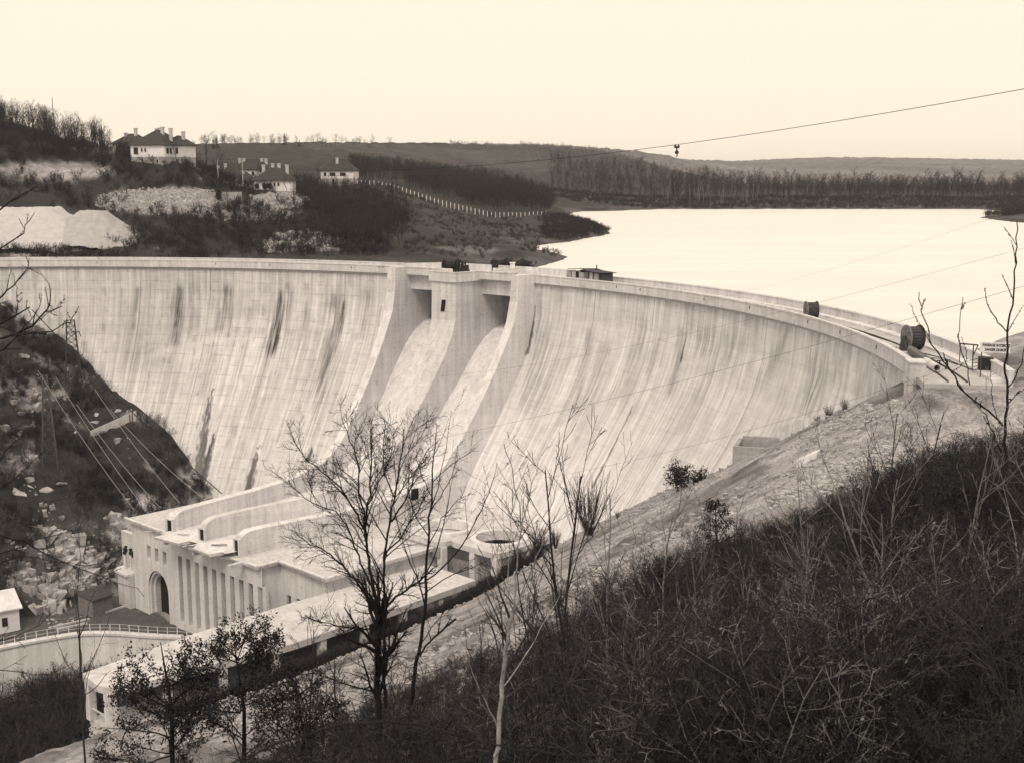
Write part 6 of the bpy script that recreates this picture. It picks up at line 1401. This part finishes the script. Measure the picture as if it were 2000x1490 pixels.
# leafy evergreen trees at the lower left
def leafy_tree(label, d, px, base_py, top_py, wpx, seed, n, ls=.055):
    rs = np.random.RandomState(seed); H = (base_py - top_py) / FPX * d; b = at(px, base_py, d); g_ = float(valley(b[0], b[1])); z0 = min(b[2], g_) - .1
    o = thing('leafy_tree', label, 'tree', (b[0], b[1], z0)); out = []; lift = b[2] - z0; W = wpx / FPX * d / 2
    tr = [(np.array([[0, 0, 0], [0, 0, lift * .5], [.02, 0, lift], [.05 * W, .02, lift + H * .5], [-.05 * W, 0, lift + H * .92]]), np.array([.05, .045, .04, .026, .006]) * (H / 3 + .3), 0)]
    for i in range(26):
        t = rs.uniform(.08, .95); a_ = rs.uniform(0, 6.28); L = W * (1.15 - .55 * t) * rs.uniform(.6, 1.1); grow(rs, np.array([0, 0, lift + H * t * .92]), np.array([math.cos(a_), math.sin(a_), rs.uniform(.25, .9)]), L, .016, 1, dict(maxlev=3, seg=(.3, .3, .2, .15), wob=.14, up=.05, k=(6, 6, 3), lr=.5, a0=25, a1=60, tip=.0035), out)
    V, F = tubes(tr, (8,), 9, rs); quads('trunk', V, F, M['bark'], o, True); V, F = tubes(out, (5, 4, 3, 3), 9, rs); quads('branches', V, F, M['bark'], o)
    V, F = leaves(rs, along(out, rs, 2, n, .05), ls); quads('foliage', V, F, M['leaf'], o); return o
leafy_tree('leafy dark evergreen tree in front of the gallery, farthest left of three', 21, 335, 1540, 1190, 330, 31, 8200)
leafy_tree('leafy dark evergreen tree in the middle of the three by the gallery', 23, 475, 1540, 1190, 310, 32, 7600)
leafy_tree('sparser leafy evergreen tree at the foot of the large bare tree', 21, 590, 1560, 1280, 330, 33, 5200)
for i, (px, top, d) in enumerate(((1395, 955, 44), (1510, 1120, 34), (1290, 1085, 40))):
    b = at(px, top, d); g_ = float(valley(b[0], b[1])); base = 352 - g_ / d * 2400 * .99
    leafy_tree(['spiky dark evergreen breaking the skyline of the thicket over the stony bank', 'dark evergreen bush in the middle of the thicket', 'dark evergreen bush at the left edge of the thicket'][i], d, px, base, top, 110, 40 + i, 1500, .09)
# bare saplings standing in the thicket
sap = [limb for limb in range(5)]; sap_me = []
for i in range(10):
    rs = np.random.RandomState(700 + i % 5); out = []; C = dict(maxlev=3, seg=(.5, .3, .2, .15), wob=.07, up=.07, k=(10, 4, 2), lr=.42, a0=20, a1=50, tip=.0035, minL=.08); grow(rs, Z0, UP + rs.normal(size=3) * .06, 3.6, .028, 0, C, out)
    tr = [b for b in out if b[2] == 0]; tw = [b for b in out if b[2] > 0]; a_ = quads('trunk', *tubes(tr, (6,), 9, rs), M['twig_pale' if i < 5 else 'twig_near']); c_ = quads('twigs', *tubes(tw, (4, 3, 3, 3), 9, rs), M['twig_pale' if i < 5 else 'twig_near']); sap_me.append((a_.data, c_.data)); bpy.data.objects.remove(a_); bpy.data.objects.remove(c_)
SAP = [(1600, 1490, 1140, 17), (1545, 1480, 1080, 20), (1480, 1450, 1150, 22), (1700, 1430, 1040, 24), (1750, 1480, 1000, 20), (1660, 1400, 1010, 28), (1420, 1430, 1120, 26), (1350, 1450, 1100, 22), (1250, 1430, 1130, 24), (1180, 1480, 1020, 21), (1130, 1460, 960, 22), (1060, 1470, 1080, 24), (1090, 1480, 980, 19), (1290, 1380, 1040, 34), (1820, 1400, 960, 26), (1880, 1300, 880, 30), (1940, 1350, 900, 22), (1800, 1250, 880, 38), (1560, 1250, 985, 42), (1640, 1260, 930, 44), (1690, 1200, 850, 46), (1010, 1480, 1150, 20), (930, 1470, 1230, 24), (660, 1490, 1280, 24), (600, 1490, 1270, 27), (1460, 1250, 1010, 46), (1980, 1200, 800, 34), (1380, 1300, 1020, 40), (1730, 1330, 980, 36), (1510, 1390, 1060, 30)]
for i, (px, b_, t_, d) in enumerate(SAP):
    p = at(px, b_, d); g_ = float(valley(p[0], p[1])); H = (b_ - t_) * 1.18 / FPX * d + max(0, p[2] - g_); o = thing('bare_sapling', 'leafless sapling rising out of the thicket on the near slope', 'sapling', (p[0], p[1], min(p[2], g_)), RF.uniform(0, 6.28), 'bare saplings in the thicket'); k = H / 3.5; o.scale = (k * RF.uniform(.75, 1.1),) * 2 + (k,)
    for nm, me in zip(('trunk', 'twigs'), sap_me[i % 5 + (5 if px < 1150 or i % 3 == 2 else 0)]):
        c = bpy.data.objects.new(nm, me); COL.objects.link(c); c.parent = o
# blurred branch and fronds close to the lens
T8 = [([(430, 1500), (520, 1460), (600, 1432), (700, 1408), (800, 1406), (900, 1432), (980, 1462), (1080, 1470), (1200, 1480)], 6, 3), ([(700, 1408), (690, 1440), (660, 1560), (640, 2000), (640, 2560)], 3, 4), ([(980, 1462), (940, 1500), (900, 1560)], 3, 2)]
limb_tree('fallen_branch', 'blurred dark branch lying low across the bottom centre close to the lens', 4.5, T8, ID, dict(CB, k=(3, 2), lr=.12, tip=.002), 12, 'bark')

# ================================================================== AIR
m = MB(); m.prism([(-7600, -120), (7600, -120), (7600, 9600), (-7600, 9600)], -93, 88); hz = m.build('haze', None); tag(hz, 'thin pale haze filling the valley air', 'haze', kind='stuff')
hm = bpy.data.materials.new('haze'); hm.use_nodes = True; hm.node_tree.nodes.clear(); pv = hm.node_tree.nodes.new('ShaderNodeVolumePrincipled'); pv.inputs['Density'].default_value = .00009; pv.inputs['Color'].default_value = (.95, .95, .95, 1); pv.inputs['Anisotropy'].default_value = .2
ho_ = hm.node_tree.nodes.new('ShaderNodeOutputMaterial'); hm.node_tree.links.new(pv.outputs[0], ho_.inputs['Volume']); hz.data.materials.clear(); hz.data.materials.append(hm)
